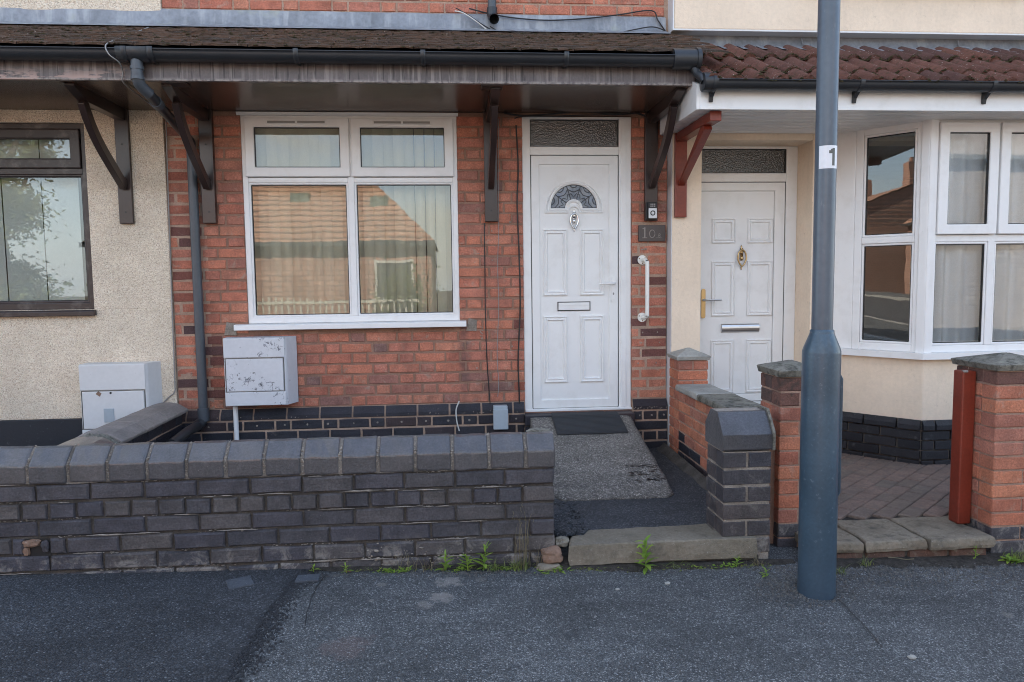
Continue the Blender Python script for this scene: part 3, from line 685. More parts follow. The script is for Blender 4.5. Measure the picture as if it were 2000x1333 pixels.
def knocker(cx, cz, y, s, mat, parent, dark=True):
    k = MB()
    k.lathe([(.001, .028), (.004, .024), (.006, .018), (.003, .013), (.007, .008), (.004, .003), (.009, -.004), (.015, -.010), (.017, -.016)], (0, 0, .05), 12)
    k.px([(0, 0), (-.004, 0), (-.004, .06), (0, .06)], -.010, .010)
    k.lathe([(.001, -.025), (.005, -.02), (.003, -.014), (.006, -.008), (.004, 0)], (0, 0, -.068), 10)
    ring_ = [(.030*math.cos(t)*(1 if math.sin(t) > -.2 else 1 - .35*((-math.sin(t)-.2)/.8)), -.014, .0 + .056*math.sin(t) - .01) for t in [i*math.pi*2/24 for i in range(25)]]
    k.tube(ring_, .0058, 8, False)
    o_ = MB(); M_ = Matrix.Translation((cx, y, cz)) @ Matrix.Scale(s, 4)
    for p in k.v: p.y -= .004
    o_.add(k.v, k.f, True, M_); o_ = o_.build('knocker', MAT[mat], parent)
    MB().lathe([(.0, .018), (.010, .012), (.013, .0), (.010, -.012), (.0, -.018)], (0, -.008, -.012), 12, M=M_).build('knocker_boss', MAT[mat], parent)
knocker(cx, 1.905, LY, 1.0, 'chrome', dr)
lb = MB().ring(.818, 1.074, 1.207, 1.278, .006, LY - .006, LY + .004).build('letterbox_frame', MAT['seal_black'], dr)
MB().box(.825, 1.067, LY - .009, LY - .001, 1.214, 1.271).box(.830, 1.062, LY - .012, LY - .0092, 1.246, 1.262).build('letterbox', MAT['white_door'], dr, .003)
hp = MB().py([(1.252 + .016*math.cos(t), 1.285 + .016*math.sin(t)) for t in [math.pi + i*math.pi/8 for i in range(9)]] + [(1.252 + .016*math.cos(t), 1.452 + .016*math.sin(t)) for t in [i*math.pi/8 for i in range(9)]], DY - .018, DY - .0085).build('handle_plate', MAT['white_door'], dr, .002)
MB().tube([(1.252, DY - .015, 1.415), (1.252, DY - .055, 1.415), (1.240, DY - .062, 1.415), (1.145, DY - .062, 1.412), (1.135, DY - .058, 1.412)], [.012, .010, .009, .008, .006], 10).build('handle', MAT['white_door'], dr)
MB().py([(1.252 + .006*math.cos(i*.785), 1.335 + .010*math.sin(i*.785)) for i in range(8)], DY - .020, DY - .0182).build('keyhole', MAT['cable_grey'], dr)
# step of blue bricks under the door
st = MB().box(.548, 1.395, -.105, .10, .10, .405).build('door_step', MAT['dark_mortar'], house)
for i in range(4):
    a = .545 + i*.213
    MB().box(a, a + .205, -.12, .09, .345, .4215).build('brick', MAT['blue_plinth_brick'], st, .006)
    if i in (0, 3): lay(st, 'blue_plinth_brick', '-y', a, -.112, .262, .205, .07)

# ------------------------------------------------------------------ left house
ph = thing('pebbledash_house', 'cream pebbledash house with brown framed window at the left edge', 'house', (-5, 0, 0))
LW = (-4.1, -2.588, 1.275, 2.605)
mb = MB(); wall_boxes(mb, -9, HX0 - .004, .475, 2.695, -.016, .22, [LW]); lwall = mb.build('wall', MAT['pebbledash'], ph, .004)
MB().box(-9, HX0 - .004, -.030, .2, -.2, .4745).build('plinth', MAT['black_paint'], ph, .004)
MB().box(-9, HX0 + .018, -.014, .22, 3.38, 5.4).build('upper_wall', MAT['pebbledash'], ph, .004)
MB().box(-9, HX0, 8, 8.25, 0, 5.4).build('rear_wall', MAT['plain_brick'], ph)
MB().px([(-.35, 5.3), (4.1, 8.3), (8.6, 5.3), (8.6, 5.45), (4.1, 8.46), (-.35, 5.45)], -9, HX0 - .002).build('roof', MAT['slate_roof'], ph)
t_ = MB().box(-5, -4.9, .5, .6, .5, .6).build('front_room', MAT['inner_wall'], ph); shell(t_, -4.5, -2.2, .225, 3.2, .45, 2.75, 'inner_wall', ph, 'front_room')
bw = MB().ring(LW[0], LW[1], LW[2], LW[3], (.05, .040, .05, .040), .012, .08).build('window', MAT['brown_upvc'], ph, .005)
MB().box(LW[0] + .05, LW[1] - .04, .013, .079, 2.246, 2.29).build('transom', MAT['brown_upvc'], bw, .004)
sash(-3.95, LW[1] - .042, 2.288, 2.563, .066, -.006, I4, bw, 'brown_upvc')
fixed(-3.95, LW[1] - .037, 1.322, 2.248, .012, I4, bw, 'brown_upvc')
MB().box(LW[0], -3.95, .013, .079, 1.32, 2.57).build('mullion', MAT['brown_upvc'], bw, .004)
MB().px([(.03, 1.275), (.03, 1.235), (-.06, 1.230), (-.06, 1.262), (-.05, 1.27)], LW[0] - .02, LW[1] + .015).build('sill', MAT['brown_upvc'], bw, .004)

# ------------------------------------------------------------------ right house
rh = thing('rendered_house', 'smooth cream rendered house with white six panel door and white bay window', 'house', (4, 0, 0))
RY = -.10; DX0, DX1 = 1.905, 2.775
BS, BC = Vector((2.955, RY)), Vector((3.374, -.605))            # bay: start of the canted side, front corner
mb = MB()
mb.box(HX1 + .008, DX0, RY, .25, -.1, 2.60); mb.box(DX1, 2.96, RY, .25, -.1, 2.60); mb.box(DX0, DX1, RY, .25, 2.482, 2.60)
wall_boxes(mb, 2.962, 9, -.1, 2.60, .02, .25, [(3.06, 6.1, .86, 2.5)])
mb.build('wall', MAT['render_cream'], rh, .006)
MB().box(HX1 + .004, HX1 + .008, RY - .001, .02, -.05, 2.6).build('edge_trim', MAT['silver_plastic'], rh)
MB().box(HX1 + .012, 9, RY - .02, .25, 3.285, 5.4).build('upper_wall', MAT['render_cream'], rh, .008)
MB().box(HX1 + .0, HX1 + .010, RY - .022, .02, 3.285, 5.4).build('edge_trim', MAT['silver_plastic'], rh)
MB().box(HX1 + .0, 9, RY - .024, RY + .1, 3.272, 3.2845).build('base_trim', MAT['silver_plastic'], rh, .002)
MB().box(2.62, 4.4, RY - .09, RY - .0, 3.57, 3.605).build('upper_sill', MAT['cap_clean'], rh, .004)
MB().box(HX1, 9, 8, 8.25, 0, 5.4).build('rear_wall', MAT['plain_brick'], rh)
MB().px([(-.5, 5.3), (4.1, 8.3), (8.6, 5.3), (8.6, 5.45), (4.1, 8.46), (-.5, 5.45)], HX1 + .004, 9).build('roof', MAT['slate_roof'], rh)
# its door, set back in the reveal
QY = .165
rf = MB().ring(1.845, DX1, .42, 2.482, (.07, .092, .02, .02), QY - .012, QY + .06).build('door_frame', MAT['white_door'], rh, .005)
MB().box(1.915, 2.683, QY - .010, QY + .058, 2.205, 2.272).build('transom', MAT['white_door'], rf, .004)
MB().box(1.915, 2.683, QY + .012, QY + .017, 2.272, 2.462).build('pane', MAT['obscure_glass'], rf)
MB().ring(1.915, 2.683, 2.272, 2.462, .006, QY, QY + .03).build('gasket', MAT['seal_black'], rf)
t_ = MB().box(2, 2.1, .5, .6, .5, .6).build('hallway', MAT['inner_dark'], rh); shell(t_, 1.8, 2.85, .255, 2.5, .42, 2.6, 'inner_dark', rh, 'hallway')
rd = MB().ring(1.925, 2.678, .445, 2.200, (.060, .085, .06, .066), QY - .008, QY + .05).build('door', MAT['white_door'], rh, .006)
MB().ring(1.918, 2.684, .440, 2.206, .006, QY - .001, QY + .05).build('gasket', MAT['seal_black'], rf)
MB().box(1.98, 2.60, QY + .004, QY + .04, .50, 2.14).build('door_slab', MAT['white_door'], rd)
MB().ring(1.984, 2.594, .504, 2.135, .004, QY + .0034, QY + .01).build('slab_seam', MAT['cable_grey'], rd)
for a, b in ((2.082, 2.274), (2.376, 2.585)):
    for c_, d in ((1.722, 1.918), (1.140, 1.580), (.516, .948)):
        mould_path([(a, c_), (b, c_), (b, d), (a, d)], PROF, QY + .004).build('door_panel', MAT['white_door'], rd)
knocker(2.326, 1.615, QY + .004, 1.15, 'brass', rd)
MB().px([(QY + .004 - .022*math.sin(i*math.pi/8), 1.041 - .036*math.cos(i*math.pi/8)) for i in range(9)], 2.168, 2.478).build('letterbox', MAT['satin_metal'], rd, .003)
MB().py([(2.012 + .017*math.cos(t), 1.142 + .017*math.sin(t)) for t in [math.pi + i*math.pi/8 for i in range(9)]] + [(2.012 + .017*math.cos(t), 1.344 + .017*math.sin(t)) for t in [i*math.pi/8 for i in range(9)]], QY - .018, QY - .0085).build('handle_plate', MAT['brass'], rd, .002)
MB().tube([(2.012, QY - .015, 1.272), (2.012, QY - .05, 1.272), (2.025, QY - .058, 1.272), (2.145, QY - .058, 1.272)], [.011, .009, .009, .007], 10).build('handle', MAT['satin_metal'], rd)
MB().box(1.85, 2.78, -.05, .2, .1, .42).build('door_step', MAT['cap_clean'], rh, .008)
# bay window
ZS, ZT = .893, 2.538
du = (BC - BS).normalized(); LS = (BC - BS).length
Ms = basis((BS.x, BS.y, 0), (du.x, du.y, 0), (-du.y, du.x, 0))      # canted side
FX1 = 5.55
Mf = basis((BC.x, BC.y, 0), (1, 0, 0), (0, 1, 0))                    # front
bay = MB().box(.0, .15, -.004, .08, ZS, ZT, Ms).build('bay_window', MAT['white_upvc'], rh, .005)
MB().box(.15, .205, -.001, .07, ZS, ZT, Ms).build('side_post', MAT['white_upvc'], bay, .005)
MB().box(LS - .085, LS - .004, -.002, .07, ZS, ZT, Ms).build('side_post', MAT['white_upvc'], bay, .005)
MB().pz([(BC.x - .048, BC.y + .03), (BC.x - .016, BC.y - .016), (BC.x + .052, BC.y - .016), (BC.x + .052, BC.y + .06), (BC.x - .02, BC.y + .06)], ZS, ZT).build('corner_post', MAT['white_upvc'], bay, .006)
MB().pz([(BC.x - .012, BC.y - .020), (BC.x + .010, BC.y - .024), (BC.x + .010, BC.y - .014), (BC.x - .012, BC.y - .012)], ZS, ZT).build('corner_bead', MAT['white_upvc'], bay, .003)
MB().box(.205, LS - .085, 0, .07, ZS, ZS + .055, Ms).build('bottom_rail', MAT['white_upvc'], bay, .005)
MB().box(.205, LS - .085, 0, .07, ZT - .052, ZT, Ms).build('top_rail', MAT['white_upvc'], bay, .005)
zt = 1.710
MB().box(.205, LS - .085, -.004, .07, zt - .024, zt + .024, Ms).build('transom', MAT['white_upvc'], bay, .005)
fixed(.206, LS - .086, ZS + .055, zt - .024, -.002, Ms, bay, 'white_upvc', 'bay_glass'); fixed(.206, LS - .086, zt + .024, ZT - .052, -.002, Ms, bay, 'white_upvc', 'bay_glass')
MB().box(.052, FX1 - BC.x, 0, .07, ZS, ZS + .05, Mf).build('bottom_rail', MAT['white_upvc'], bay, .005)
MB().box(.052, FX1 - BC.x, 0, .07, ZT - .03, ZT, Mf).build('top_rail', MAT['white_upvc'], bay, .005)
MB().box(.052, FX1 - BC.x, -.001, .07, zt - .028, zt + .022, Mf).build('transom', MAT['white_upvc'], bay, .005)
u = .052; first = True
while u < FX1 - BC.x - .3:
    wd = .405
    MB().box(u + wd, u + wd + .05, -.0008, .07, ZS + .05, ZT - .03, Mf).build('mullion', MAT['white_upvc'], bay, .005)
    sash(u + .004, u + wd + .044 - .006, zt + .024, ZT - .026, .070, -.030, Mf, bay, 'white_upvc', g='bay_glass')
    fixed(u + .001, u + wd - .001, ZS + .05, zt - .027, -.002, Mf, bay, 'white_upvc', 'bay_glass')
    u += wd + .05
mb = MB()
o1 = .045
sill_o = [(BS.x - .06, BS.y + .0), (BC.x - .040, BC.y - .055), (FX1, BC.y - .055), (FX1, BC.y + .1), (BC.x + .05, BC.y + .1), (BS.x + .1, BS.y + .12)]
mb.pz(sill_o, ZS - .045, ZS); mb.build('sill', MAT['white_upvc'], bay, .005)
apr = [(BS.x + .0, BS.y), (BC.x, BC.y), (FX1, BC.y), (FX1, .03), (BS.x + .0, .03)]
MB()  .pz(apr, .402, ZS - .045).build('bay_wall', MAT['render_cream'], rh, .01)
bp = MB().pz([(BS.x + .004, BS.y), (BC.x + .004, BC.y - .0), (FX1, BC.y), (FX1, .03), (BS.x + .004, .03)], -.05, .4018).build('bay_plinth', MAT['bed_mortar'], rh)
# black glossy bricks of the bay plinth: canted side and front
for M_, L_, sgn in ((Ms, LS, 0), (Mf, FX1 - BC.x, 1)):
    for r_ in range(5):
        z = .330 - .072*r_
        lst = clip(pattern('S', 0, L_, r_, .1 if sgn else .03, .228, jn=.008), [(.0, L_)])
        for a, b in lst:
            if a > 1.2: continue
            if r_ == 0:
                mb = MB().prism([(-.028, z), (-.028, z + .036), (-.004, z + .070), (.01, z + .070), (.01, z)], lambda p, t: (t, p[0], p[1]), a + .003, b - .003, M=M_)
                mb.build('brick', MAT['black_gloss_brick'], bp, .004)
            else:
                yb = -.016
                MB().box(a + .003, b - .003, yb + random.uniform(-.002, .002), .01, z, z + .063, M_).build('brick', MAT['black_gloss_brick'], bp, .004)
mb = MB()
for i in range(7):
    for k in range(2):
        u_, z_ = .30 + i*.030, .018 + .030*k + .0
        mb.box(u_ - .009, u_ + .009, -.0186, -.0175, z_ - .004 + .03, z_ + .004 + .03, Ms).box(u_ - .004, u_ + .004, -.0187, -.0176, z_ - .009 + .03, z_ + .009 + .03, Ms)
mb.build('vent_holes', MAT['seal_black'], bp, kind='stuff')
t_ = MB().box(2, 2.1, .5, .6, .5, .6).build('bay_room', MAT['inner_wall'], rh); shell(t_, 3.0, 6.2, .26, 3.0, .42, 2.6, 'inner_wall', rh, 'bay_room')
MB().pz([(BS.x + .08, .02), (BC.x + .06, BC.y + .09), (FX1 - .01, BC.y + .09), (FX1 - .01, .02)], ZS - .05, ZS - .046).build('window_board', MAT['white_upvc'], bay)
# ------------------------------------------------------------------ brown timber canopy over the left and middle houses
CX0, CX1, SZ = -4.6, 1.600, 2.695
can = thing('porch_canopy', 'long brown timber porch canopy with mossy plain tiles over the red brick house', 'canopy', (-1, -.4, 2.7))
so = MB().box(CX0, CX1, -.812, -.012, SZ, SZ + .012).build('soffit', MAT['soffit_timber'], can)
fa = MB().box(CX0, CX1, -.838, -.812, SZ - .004, 2.85).build('fascia', MAT['fascia_timber'], can, .003)
MB().box(CX1 + .0, CX1 + .025, -.838, -.012, SZ - .004, 2.80).build('end_board', MAT['brown_timber'], can, .003)
for x in (-1.70, .27): MB().box(x - .05, x + .09, -.811, -.70, SZ - .010, SZ - .001).build('packing_board', MAT['brown_timber'], can, .002)
EY, EZ, TY, TZ = -.925, 2.872, -.02, 3.275
ang = math.atan2(TZ - EZ, TY - EY); sl = math.hypot(TZ - EZ, TY - EY)
mb = MB(); mb.px([(EY + .03, EZ - .012), (TY, TZ - .012), (TY, TZ - .03), (EY + .03, EZ - .035)], CX0, CX1); mb.build('roof_deck', MAT['seal_black'], can)
TM = []
for v_ in range(5):
    rr = random.Random(v_); n_ = 5; vs = []
    for k in range(n_ + 1):
        x = .163*k/n_; dz = .004*math.sin(math.pi*k/n_) + rr.uniform(-.0012, .0012)
        vs += [(x, rr.uniform(-.004, .004), dz), (x, .002 + rr.uniform(-.004, .004), dz + .013 + rr.uniform(-.002, .002)), (x, .16, dz + .012), ]
    fs = []
    for k in range(n_): a = 3*k; fs += [(a, a+3, a+4, a+1), (a+1, a+4, a+5, a+2)]
    fs += [(0, 1, 2), (3*n_, 3*n_+2, 3*n_+1)]
    me = bpy.data.meshes.new('roof_tile'); me.from_pydata(vs, [], fs); me.materials.append(MAT['plain_tile']); me.update(); TM.append(me)
rows_ = 10; gauge = sl / rows_
tiles = []
for r_ in range(rows_):
    x = -3.02 - (.083 if r_ % 2 else 0)
    while x < CX1 + .03:
        d = r_ * gauge
        o = link('roof_tile', random.choice(TM), (x + random.uniform(-.002, .002), EY + d*math.cos(ang), EZ + d*math.sin(ang) + random.uniform(0, .003)), can, (ang - .075 + random.uniform(-.012, .012), random.uniform(-.015, .015), random.uniform(-.015, .015)))
        tiles.append(o); x += .166
mb = MB()
for i in range(420):
    r_ = random.randint(0, rows_ - 1); d = r_*gauge + random.uniform(-.004, .01); x = random.uniform(-3, CX1); s_ = random.uniform(.005, .014)
    c_ = Vector((x, EY + d*math.cos(ang) - .003, EZ + d*math.sin(ang) + .012)); n_ = 6
    mb.add([c_ + Vector((0, -.002, s_*.5))] + [c_ + Vector((s_*1.3*random.uniform(.7, 1.3)*math.cos(k*6.283/n_), s_*.8*math.sin(k*6.283/n_), -.004)) for k in range(n_)], [(0, 1 + k, 1 + (k+1) % n_) for k in range(n_)], True)
mb.build('moss_cushions', MAT['moss'], can, kind='stuff')
# lead flashing in lapped lengths
xs = [CX0, -1.985, -1.42, -.51, .35, 1.02, 1.645]
for i, (a, b) in enumerate(zip(xs, xs[1:])):
    k_ = .0025*(i % 2); vs = []; n_ = 12
    for j in range(n_ + 1):
        x = a - .02 + (b + .02 - a)*j/n_; wv = .004*mnoise.noise((x*4, i, 0)); lo = .006*mnoise.noise((x*3, 5, i))
        vs += [(x, -.006, 3.405 + .003*mnoise.noise((x*5, 1, i))), (x, -.014 - k_ + wv, 3.39), (x, -.020 - k_ + wv, 3.30), (x, -.05 - k_, 3.282 + lo), (x, -.16 + lo, 3.236 + lo*.5)]
    fs = [(5*j + q, 5*j + q + 1, 5*j + q + 6, 5*j + q + 5) for j in range(n_) for q in range(4)]
    MB().add(vs, fs, True).build('lead_flashing', MAT['lead'], can)
# gutter
def gutter(parent, x0, x1, yc, zc, r, mat):
    o_ = [(yc + r*math.cos(t), zc + r*math.sin(t)) for t in [math.pi + i*math.pi/12 for i in range(13)]]
    i_ = [(yc + (r-.004)*math.cos(t), zc + .001 + (r-.004)*math.sin(t)) for t in [2*math.pi - i*math.pi/12 for i in range(13)]]
    pts = [(yc - r - .004, zc - .003), (yc - r - .004, zc + .004)] + [(yc - r + .004, zc + .004)] + i_[::-1] + [(yc + r, zc + .004)] + o_[::-1]
    pts = o_ + [(yc + r, zc + .006)] + i_ + [(yc - r + .003, zc + .006), (yc - r - .003, zc + .006), (yc - r - .003, zc)]
    mb = MB(); n_ = len(pts); mb.v += [Vector((t, p[0], p[1])) for t in (x0, x1) for p in pts]
    mb.f += [(k, (k+1) % n_, (k+1) % n_ + n_, k + n_) for k in range(n_)]; mb.sm += [True]*n_
    return mb.build('gutter', MAT[mat], parent)
def union(parent, x, w_, yc, zc, r, mat, name='gutter_bracket'):
    pts = [(yc + r*math.cos(t), zc + r*math.sin(t)) for t in [math.pi*.92 + i*math.pi*1.1/12 for i in range(13)]]
    mb = MB(); n_ = len(pts)
    for t in (x - w_/2, x + w_/2): mb.v += [Vector((t, p[0], p[1])) for p in pts]
    for t in (x - w_/2, x + w_/2): mb.v += [Vector((t, yc + (p[0]-yc)*.94, zc + (p[1]-zc)*.94)) for p in pts]
    mb.f += [(k, k+1, n_+k+1, n_+k) for k in range(n_-1)] + [(k, k+2*n_, k+1+2*n_, k+1) for k in range(n_-1)] + [(k+n_, k+1+n_, k+1+3*n_, k+3*n_) for k in range(n_-1)]; mb.sm += [True]*(3*(n_-1))
    mb.box(x - .009, x + .009, yc + r*.55, yc + r*1.2, zc - r*.9, zc + .01)
    return mb.build(name, MAT[mat], parent)
GY, GZ, GR = -.905, 2.842, .056
gut = gutter(can, CX0, CX1 - .10, GY, GZ, GR, 'black_pvc')
for px in (577, 826, 1107): union(gut, at(px, 108, Y=GY - GR).x, .030, GY, GZ, GR + .005, 'black_pvc')
for px in (240, 292): union(gut, at(px, 108, Y=GY - GR).x, .035, GY, GZ, GR + .006, 'black_pvc', 'gutter_union')
xo = at(267, 120, Y=GY).x
union(gut, xo, .20, GY, GZ, GR + .004, 'black_pvc', 'gutter_outlet')
mb = MB().tube([(CX1 - .17, GY, GZ - .006), (CX1 - .02, GY, GZ - .006)], GR + .007, 18).tube([(CX1 - .02, GY, GZ - .006), (CX1 + .005, GY, GZ - .006)], GR + .014, 18)
mb.build('gutter_stop_end', MAT['black_pvc'], gut)
# brackets
BR = []
for px in (240, 403, 958, 1272.5):
    X = at(px, 300, Y=-.04).x; hw_ = .048
    rt = MB().box(X - hw_, X + hw_, -.045, -.001 if px > 300 else -.017, 1.888, SZ - .001).build('bracket', MAT['brown_timber'], can, .004)
    MB().px([(-.0452, SZ - .0012), (-.0452, SZ - .078), (-.58, SZ - .078), (-.76, SZ - .018), (-.76, SZ - .0012)], X - .030, X + .030).build('bracket_arm', MAT['brown_timber'], rt, .004)
    ctr = bez((0, -.60, SZ - .075), (0, -.46, SZ - .30), (0, -.36, 2.36), (0, -.055, 2.155), 14)
    mb = MB(); vs = []
    for i, p in enumerate(ctr):
        t = (ctr[min(i+1, 14)] - ctr[max(i-1, 0)]).normalized(); n_ = Vector((0, t.z, -t.y)); hd = .034
        for sx, sn in ((-1, -1), (1, -1), (1, 1), (-1, 1)): vs.append((X + sx*.022, p.y + n_.y*sn*hd, p.z + n_.z*sn*hd))
    fs = [(4*i+k, 4*i+(k+1) % 4, 4*i+4+(k+1) % 4, 4*i+4+k) for i in range(14) for k in range(4)] + [(3, 2, 1, 0), (56, 57, 58, 59)]
    MB().add(vs, fs).build('bracket_strut', MAT['brown_timber'], rt, .004)
    mb = MB()
    for z in (1.97, 2.45): mb.tube([(X, -.047, z), (X, -.0445, z)], .007, 8)
    mb.build('bolt', MAT['seal_black'], rt); BR.append(rt)

# ------------------------------------------------------------------ white canopy with roll tiles on the right house
rc = thing('tiled_canopy', 'white boarded canopy with red brown roll tiles above the bay window', 'canopy', (3, -.4, 2.5))
RX0, RX1, RZ, RF = 1.605, 9.0, 2.532, -.905
mb = MB(); MB().box(RX0, RX1, RF - .018, RF, RZ - .012, 2.655).build('fascia', MAT['white_upvc'], rc, .004)
MB().box(RX0, RX1, RF - .024, RF - .0182, RZ - .012, RZ + .006).build('fascia_lip', MAT['white_upvc'], rc, .002)
y = RF + .0
while y < -.10:
    MB().px([(y + .003, RZ + .004), (y + .007, RZ - .003), (y + .086, RZ - .003), (y + .090, RZ + .004), (y + .090, RZ + .008), (y + .003, RZ + .008)], RX0 + .01, RX1).build('soffit_board', MAT['white_upvc'], rc); y += .100
MB().box(RX0, RX1, RF, .2, RZ + .008, RZ + .014).build('soffit_backing', MAT['seal_black'], rc)
mb = MB(); mb.px([(RF - .018, RZ - .012), (-.09, RZ - .012), (-.09, 3.02), (RF - .018, 2.68)], RX0 - .022, RX0 - .001); mb.build('barge_board', MAT['white_upvc'], rc, .003)
E2Y, E2Z, T2Y, T2Z = -.985, 2.690, -.09, 3.165
an2 = math.atan2(T2Z - E2Z, T2Y - E2Y); sl2 = math.hypot(T2Z - E2Z, T2Y - E2Y)
MB().px([(E2Y + .05, E2Z - .0), (T2Y, T2Z - .03), (T2Y, T2Z - .06), (E2Y + .05, E2Z - .04)], RX0, RX1).build('roof_deck', MAT['seal_black'], rc)
RT = []
for v_ in range(4):
    rr = random.Random(50 + v_); prof = []; n_ = 18; Wd = .300
    for k in range(n_ + 1):
        x = Wd*k/n_; ph_ = (x % .15)/.15; z = .036*max(0, math.sin(math.pi*min(1, ph_/.72)))**.9 if ph_ < .72 else 0
        prof.append((x, z))
    vs = []
    for x, z in prof: vs += [(x, rr.uniform(-.003, .003), z - .024), (x, rr.uniform(-.006, .006), z + rr.uniform(-.002, .002)), (x, .46, z)]
    fs = []
    for k in range(n_): a = 3*k; fs += [(a, a+3, a+4, a+1), (a+1, a+4, a+5, a+2)]
    me = bpy.data.meshes.new('roof_tile'); me.from_pydata(vs, [], fs); me.materials.append(MAT['roll_tile'])
    me.polygons.foreach_set('use_smooth', [q % 2 == 1 for q in range(len(fs))]); me.update(); RT.append(me)
g2 = .405
for r_ in range(3):
    x = RX0 - .0
    while x < 5.6:
        d = (-.05, .17, .57)[r_]
        link('roof_tile', random.choice(RT), (x + random.uniform(-.002, .002), E2Y + d*math.cos(an2), E2Z + .012 + d*math.sin(an2)), rc, (an2 - .055 + random.uniform(-.006, .006), random.uniform(-.008, .008), random.uniform(-.006, .006))); x += .302
mb = MB()
for i in range(1700):
    r_ = random.choice((1, 1, 2, 2, 2, 0)); d = (-.05, .17, .57)[r_] + random.uniform(-.012, .006); x = random.uniform(RX0, 5.5); s_ = random.uniform(.004, .015)
    ph_ = ((x - RX0) % .151)/.15; z = .036*max(0, math.sin(math.pi*min(1, ph_/.72)))**.9 if ph_ < .72 else 0
    c_ = Vector((x, E2Y + d*math.cos(an2), E2Z + .012 + d*math.sin(an2) + z)); n_ = 6
    mb.add([c_ + Vector((0, -.003, s_*.6))] + [c_ + Vector((s_*1.3*math.cos(k*6.283/n_), s_*.8*math.sin(k*6.283/n_), -.004)) for k in range(n_)], [(0, 1 + k, 1 + (k+1) % n_) for k in range(n_)], True)
mb.build('moss_cushions', MAT['moss'], rc, kind='stuff')
MB().box(RX0 + .06, RX1, -.008, .1, 2.6, 3.285).build('apron_flashing', MAT['lead'], rc)
mb = MB(); n_ = 90; vs = []
for j in range(n_ + 1):
    x = RX0 + .0 + (6 - RX0)*j/n_; lo = .012*math.sin(x*2*math.pi/.15)
    vs += [(x, -.012, 3.27), (x, -.030, 3.20), (x, -.10, 3.165 + lo*.5), (x, -.165, 3.140 + lo)]
mb.add(vs, [(4*j+q, 4*j+q+1, 4*j+q+5, 4*j+q+4) for j in range(n_) for q in range(3)], True); mb.build('lead_flashing', MAT['lead'], rc)
for px in (1565, 1870):
    p = at(px, 72, Y=-.03); MB().tube([(p.x, -.034, 3.26), (p.x + .01, -.038, 3.21), (p.x + .05, -.10, 3.18)], .006, 6).build('flashing_lap', MAT['lead'], rc)
G2Y, G2Z, G2R = -.985, 2.678, .052
g2_ = gutter(rc, RX0 + .04, RX1, G2Y, G2Z, G2R, 'black_pvc')
for px in (1400, 1686, 1945):
    X = at(px, 170, Y=G2Y - G2R).x
    mb = MB(); cur = [(G2Y + (G2R + .004)*math.cos(t), G2Z + (G2R + .004)*math.sin(t)) for t in [math.pi*.95 + i*math.pi*.75/10 for i in range(11)]]
    inn_ = [(G2Y + (G2R - .001)*math.cos(t), G2Z + (G2R - .001)*math.sin(t)) for t in [math.pi*.95 + (10 - i)*math.pi*.75/10 for i in range(11)]]
    mb.px(cur + inn_, X - .014, X + .014)
    mb.px([(G2Y + .0, G2Z - .053), (G2Y + .052, G2Z - .045), (RF - .019, G2Z - .03), (RF - .019, G2Z - .11), (RF - .03, G2Z - .115), (RF - .038, G2Z - .085)], X - .012, X + .012)
    mb.build('gutter_bracket', MAT['black_pvc'], g2_)
MB().tube([(RX0 - .005, G2Y, G2Z - .004), (RX0 + .05, G2Y, G2Z - .004)], G2R + .006, 18).tube([(RX0 + .05, G2Y, G2Z - .004), (RX0 + .07, G2Y, G2Z - .004)], G2R + .010, 18).build('gutter_stop_end', MAT['black_pvc'], g2_)
# link pipe from the upper gutter to the lower one
MB().tube(smooth_path([(CX1 - .03, GY - .0, GZ - .05), (CX1 - .015, GY - .02, GZ - .10), (CX1 + .005, G2Y + .02, G2Z + .03), (RX0 + .01, G2Y, G2Z + .0)], 5), .026, 10).build('link_pipe', MAT['black_pvc'], g2_)
# red bracket
X = 1.735
rb_ = MB().box(X - .045, X + .045, RY - .034, RY - .0005, 1.905, RZ - .006).build('bracket', MAT['red_timber'], rc, .004)
MB().box(X - .038, X + .038, -.86, RY - .0345, RZ - .068, RZ - .006).build('bracket_arm', MAT['red_timber'], rb_, .004)
a_, b_ = Vector((X, -.70, RZ - .065)), Vector((X, RY - .05, 2.13)); t = (b_ - a_).normalized(); n_ = Vector((0, t.z, -t.y)) * .034
mb = MB(); mb.px([((a_ - n_).y, (a_ - n_).z), ((a_ + n_).y, (a_ + n_).z), (RY - .036, 2.14), (RY - .036, 2.085), ((b_ - n_).y, (b_ - n_).z - .01)], X - .026, X + .026); mb.build('bracket_strut', MAT['red_timber'], rb_, .004)

# ------------------------------------------------------------------ drainpipes and cables
def wire(name, label, pts, r, mat, cat='cable', group=None, n=6):
    o = MB().tube(smooth_path(pts, 6), r, n).build(name, MAT[mat]); return tag(o, label, cat, group)
dp = thing('drainpipe', 'dark grey drainpipe from the canopy gutter down the red brick beside the cream house', 'drainpipe', (-1.83, -.05, .4))
DXp = at(385, 500, Y=-.05).x; g0 = Vector((xo, GY, GZ - GR))
xw = at(372, 300, Y=-.055).x; DXp = (xw + at(398, 780, Y=-.055).x)/2
MB().tube(smooth_path([g0 + Vector((0, 0, .01)), g0 + Vector((0, 0, -.09)), g0 + Vector((.004, .03, -.135)), g0 + Vector((.03, .09, -.17))], 5), .034, 16).build('swan_neck', MAT['grey_pvc'], dp)
p1 = g0 + Vector((.025, .08, -.165)); p2 = Vector((DXp - .02, -.09, 2.50))
MB().tube(smooth_path([p1, p1.lerp(p2, .5), p2, Vector((DXp, -.055, 2.46)), Vector((DXp, -.055, 2.40))], 5), .032, 16).build('offset_pipe', MAT['black_pvc'], dp)
for k in (0, .06): MB().tube([g0 + Vector((0, 0, -.03 - k)), g0 + Vector((0, 0, -.05 - k))], .039, 16).build('pipe_collar', MAT['grey_pvc'], dp)
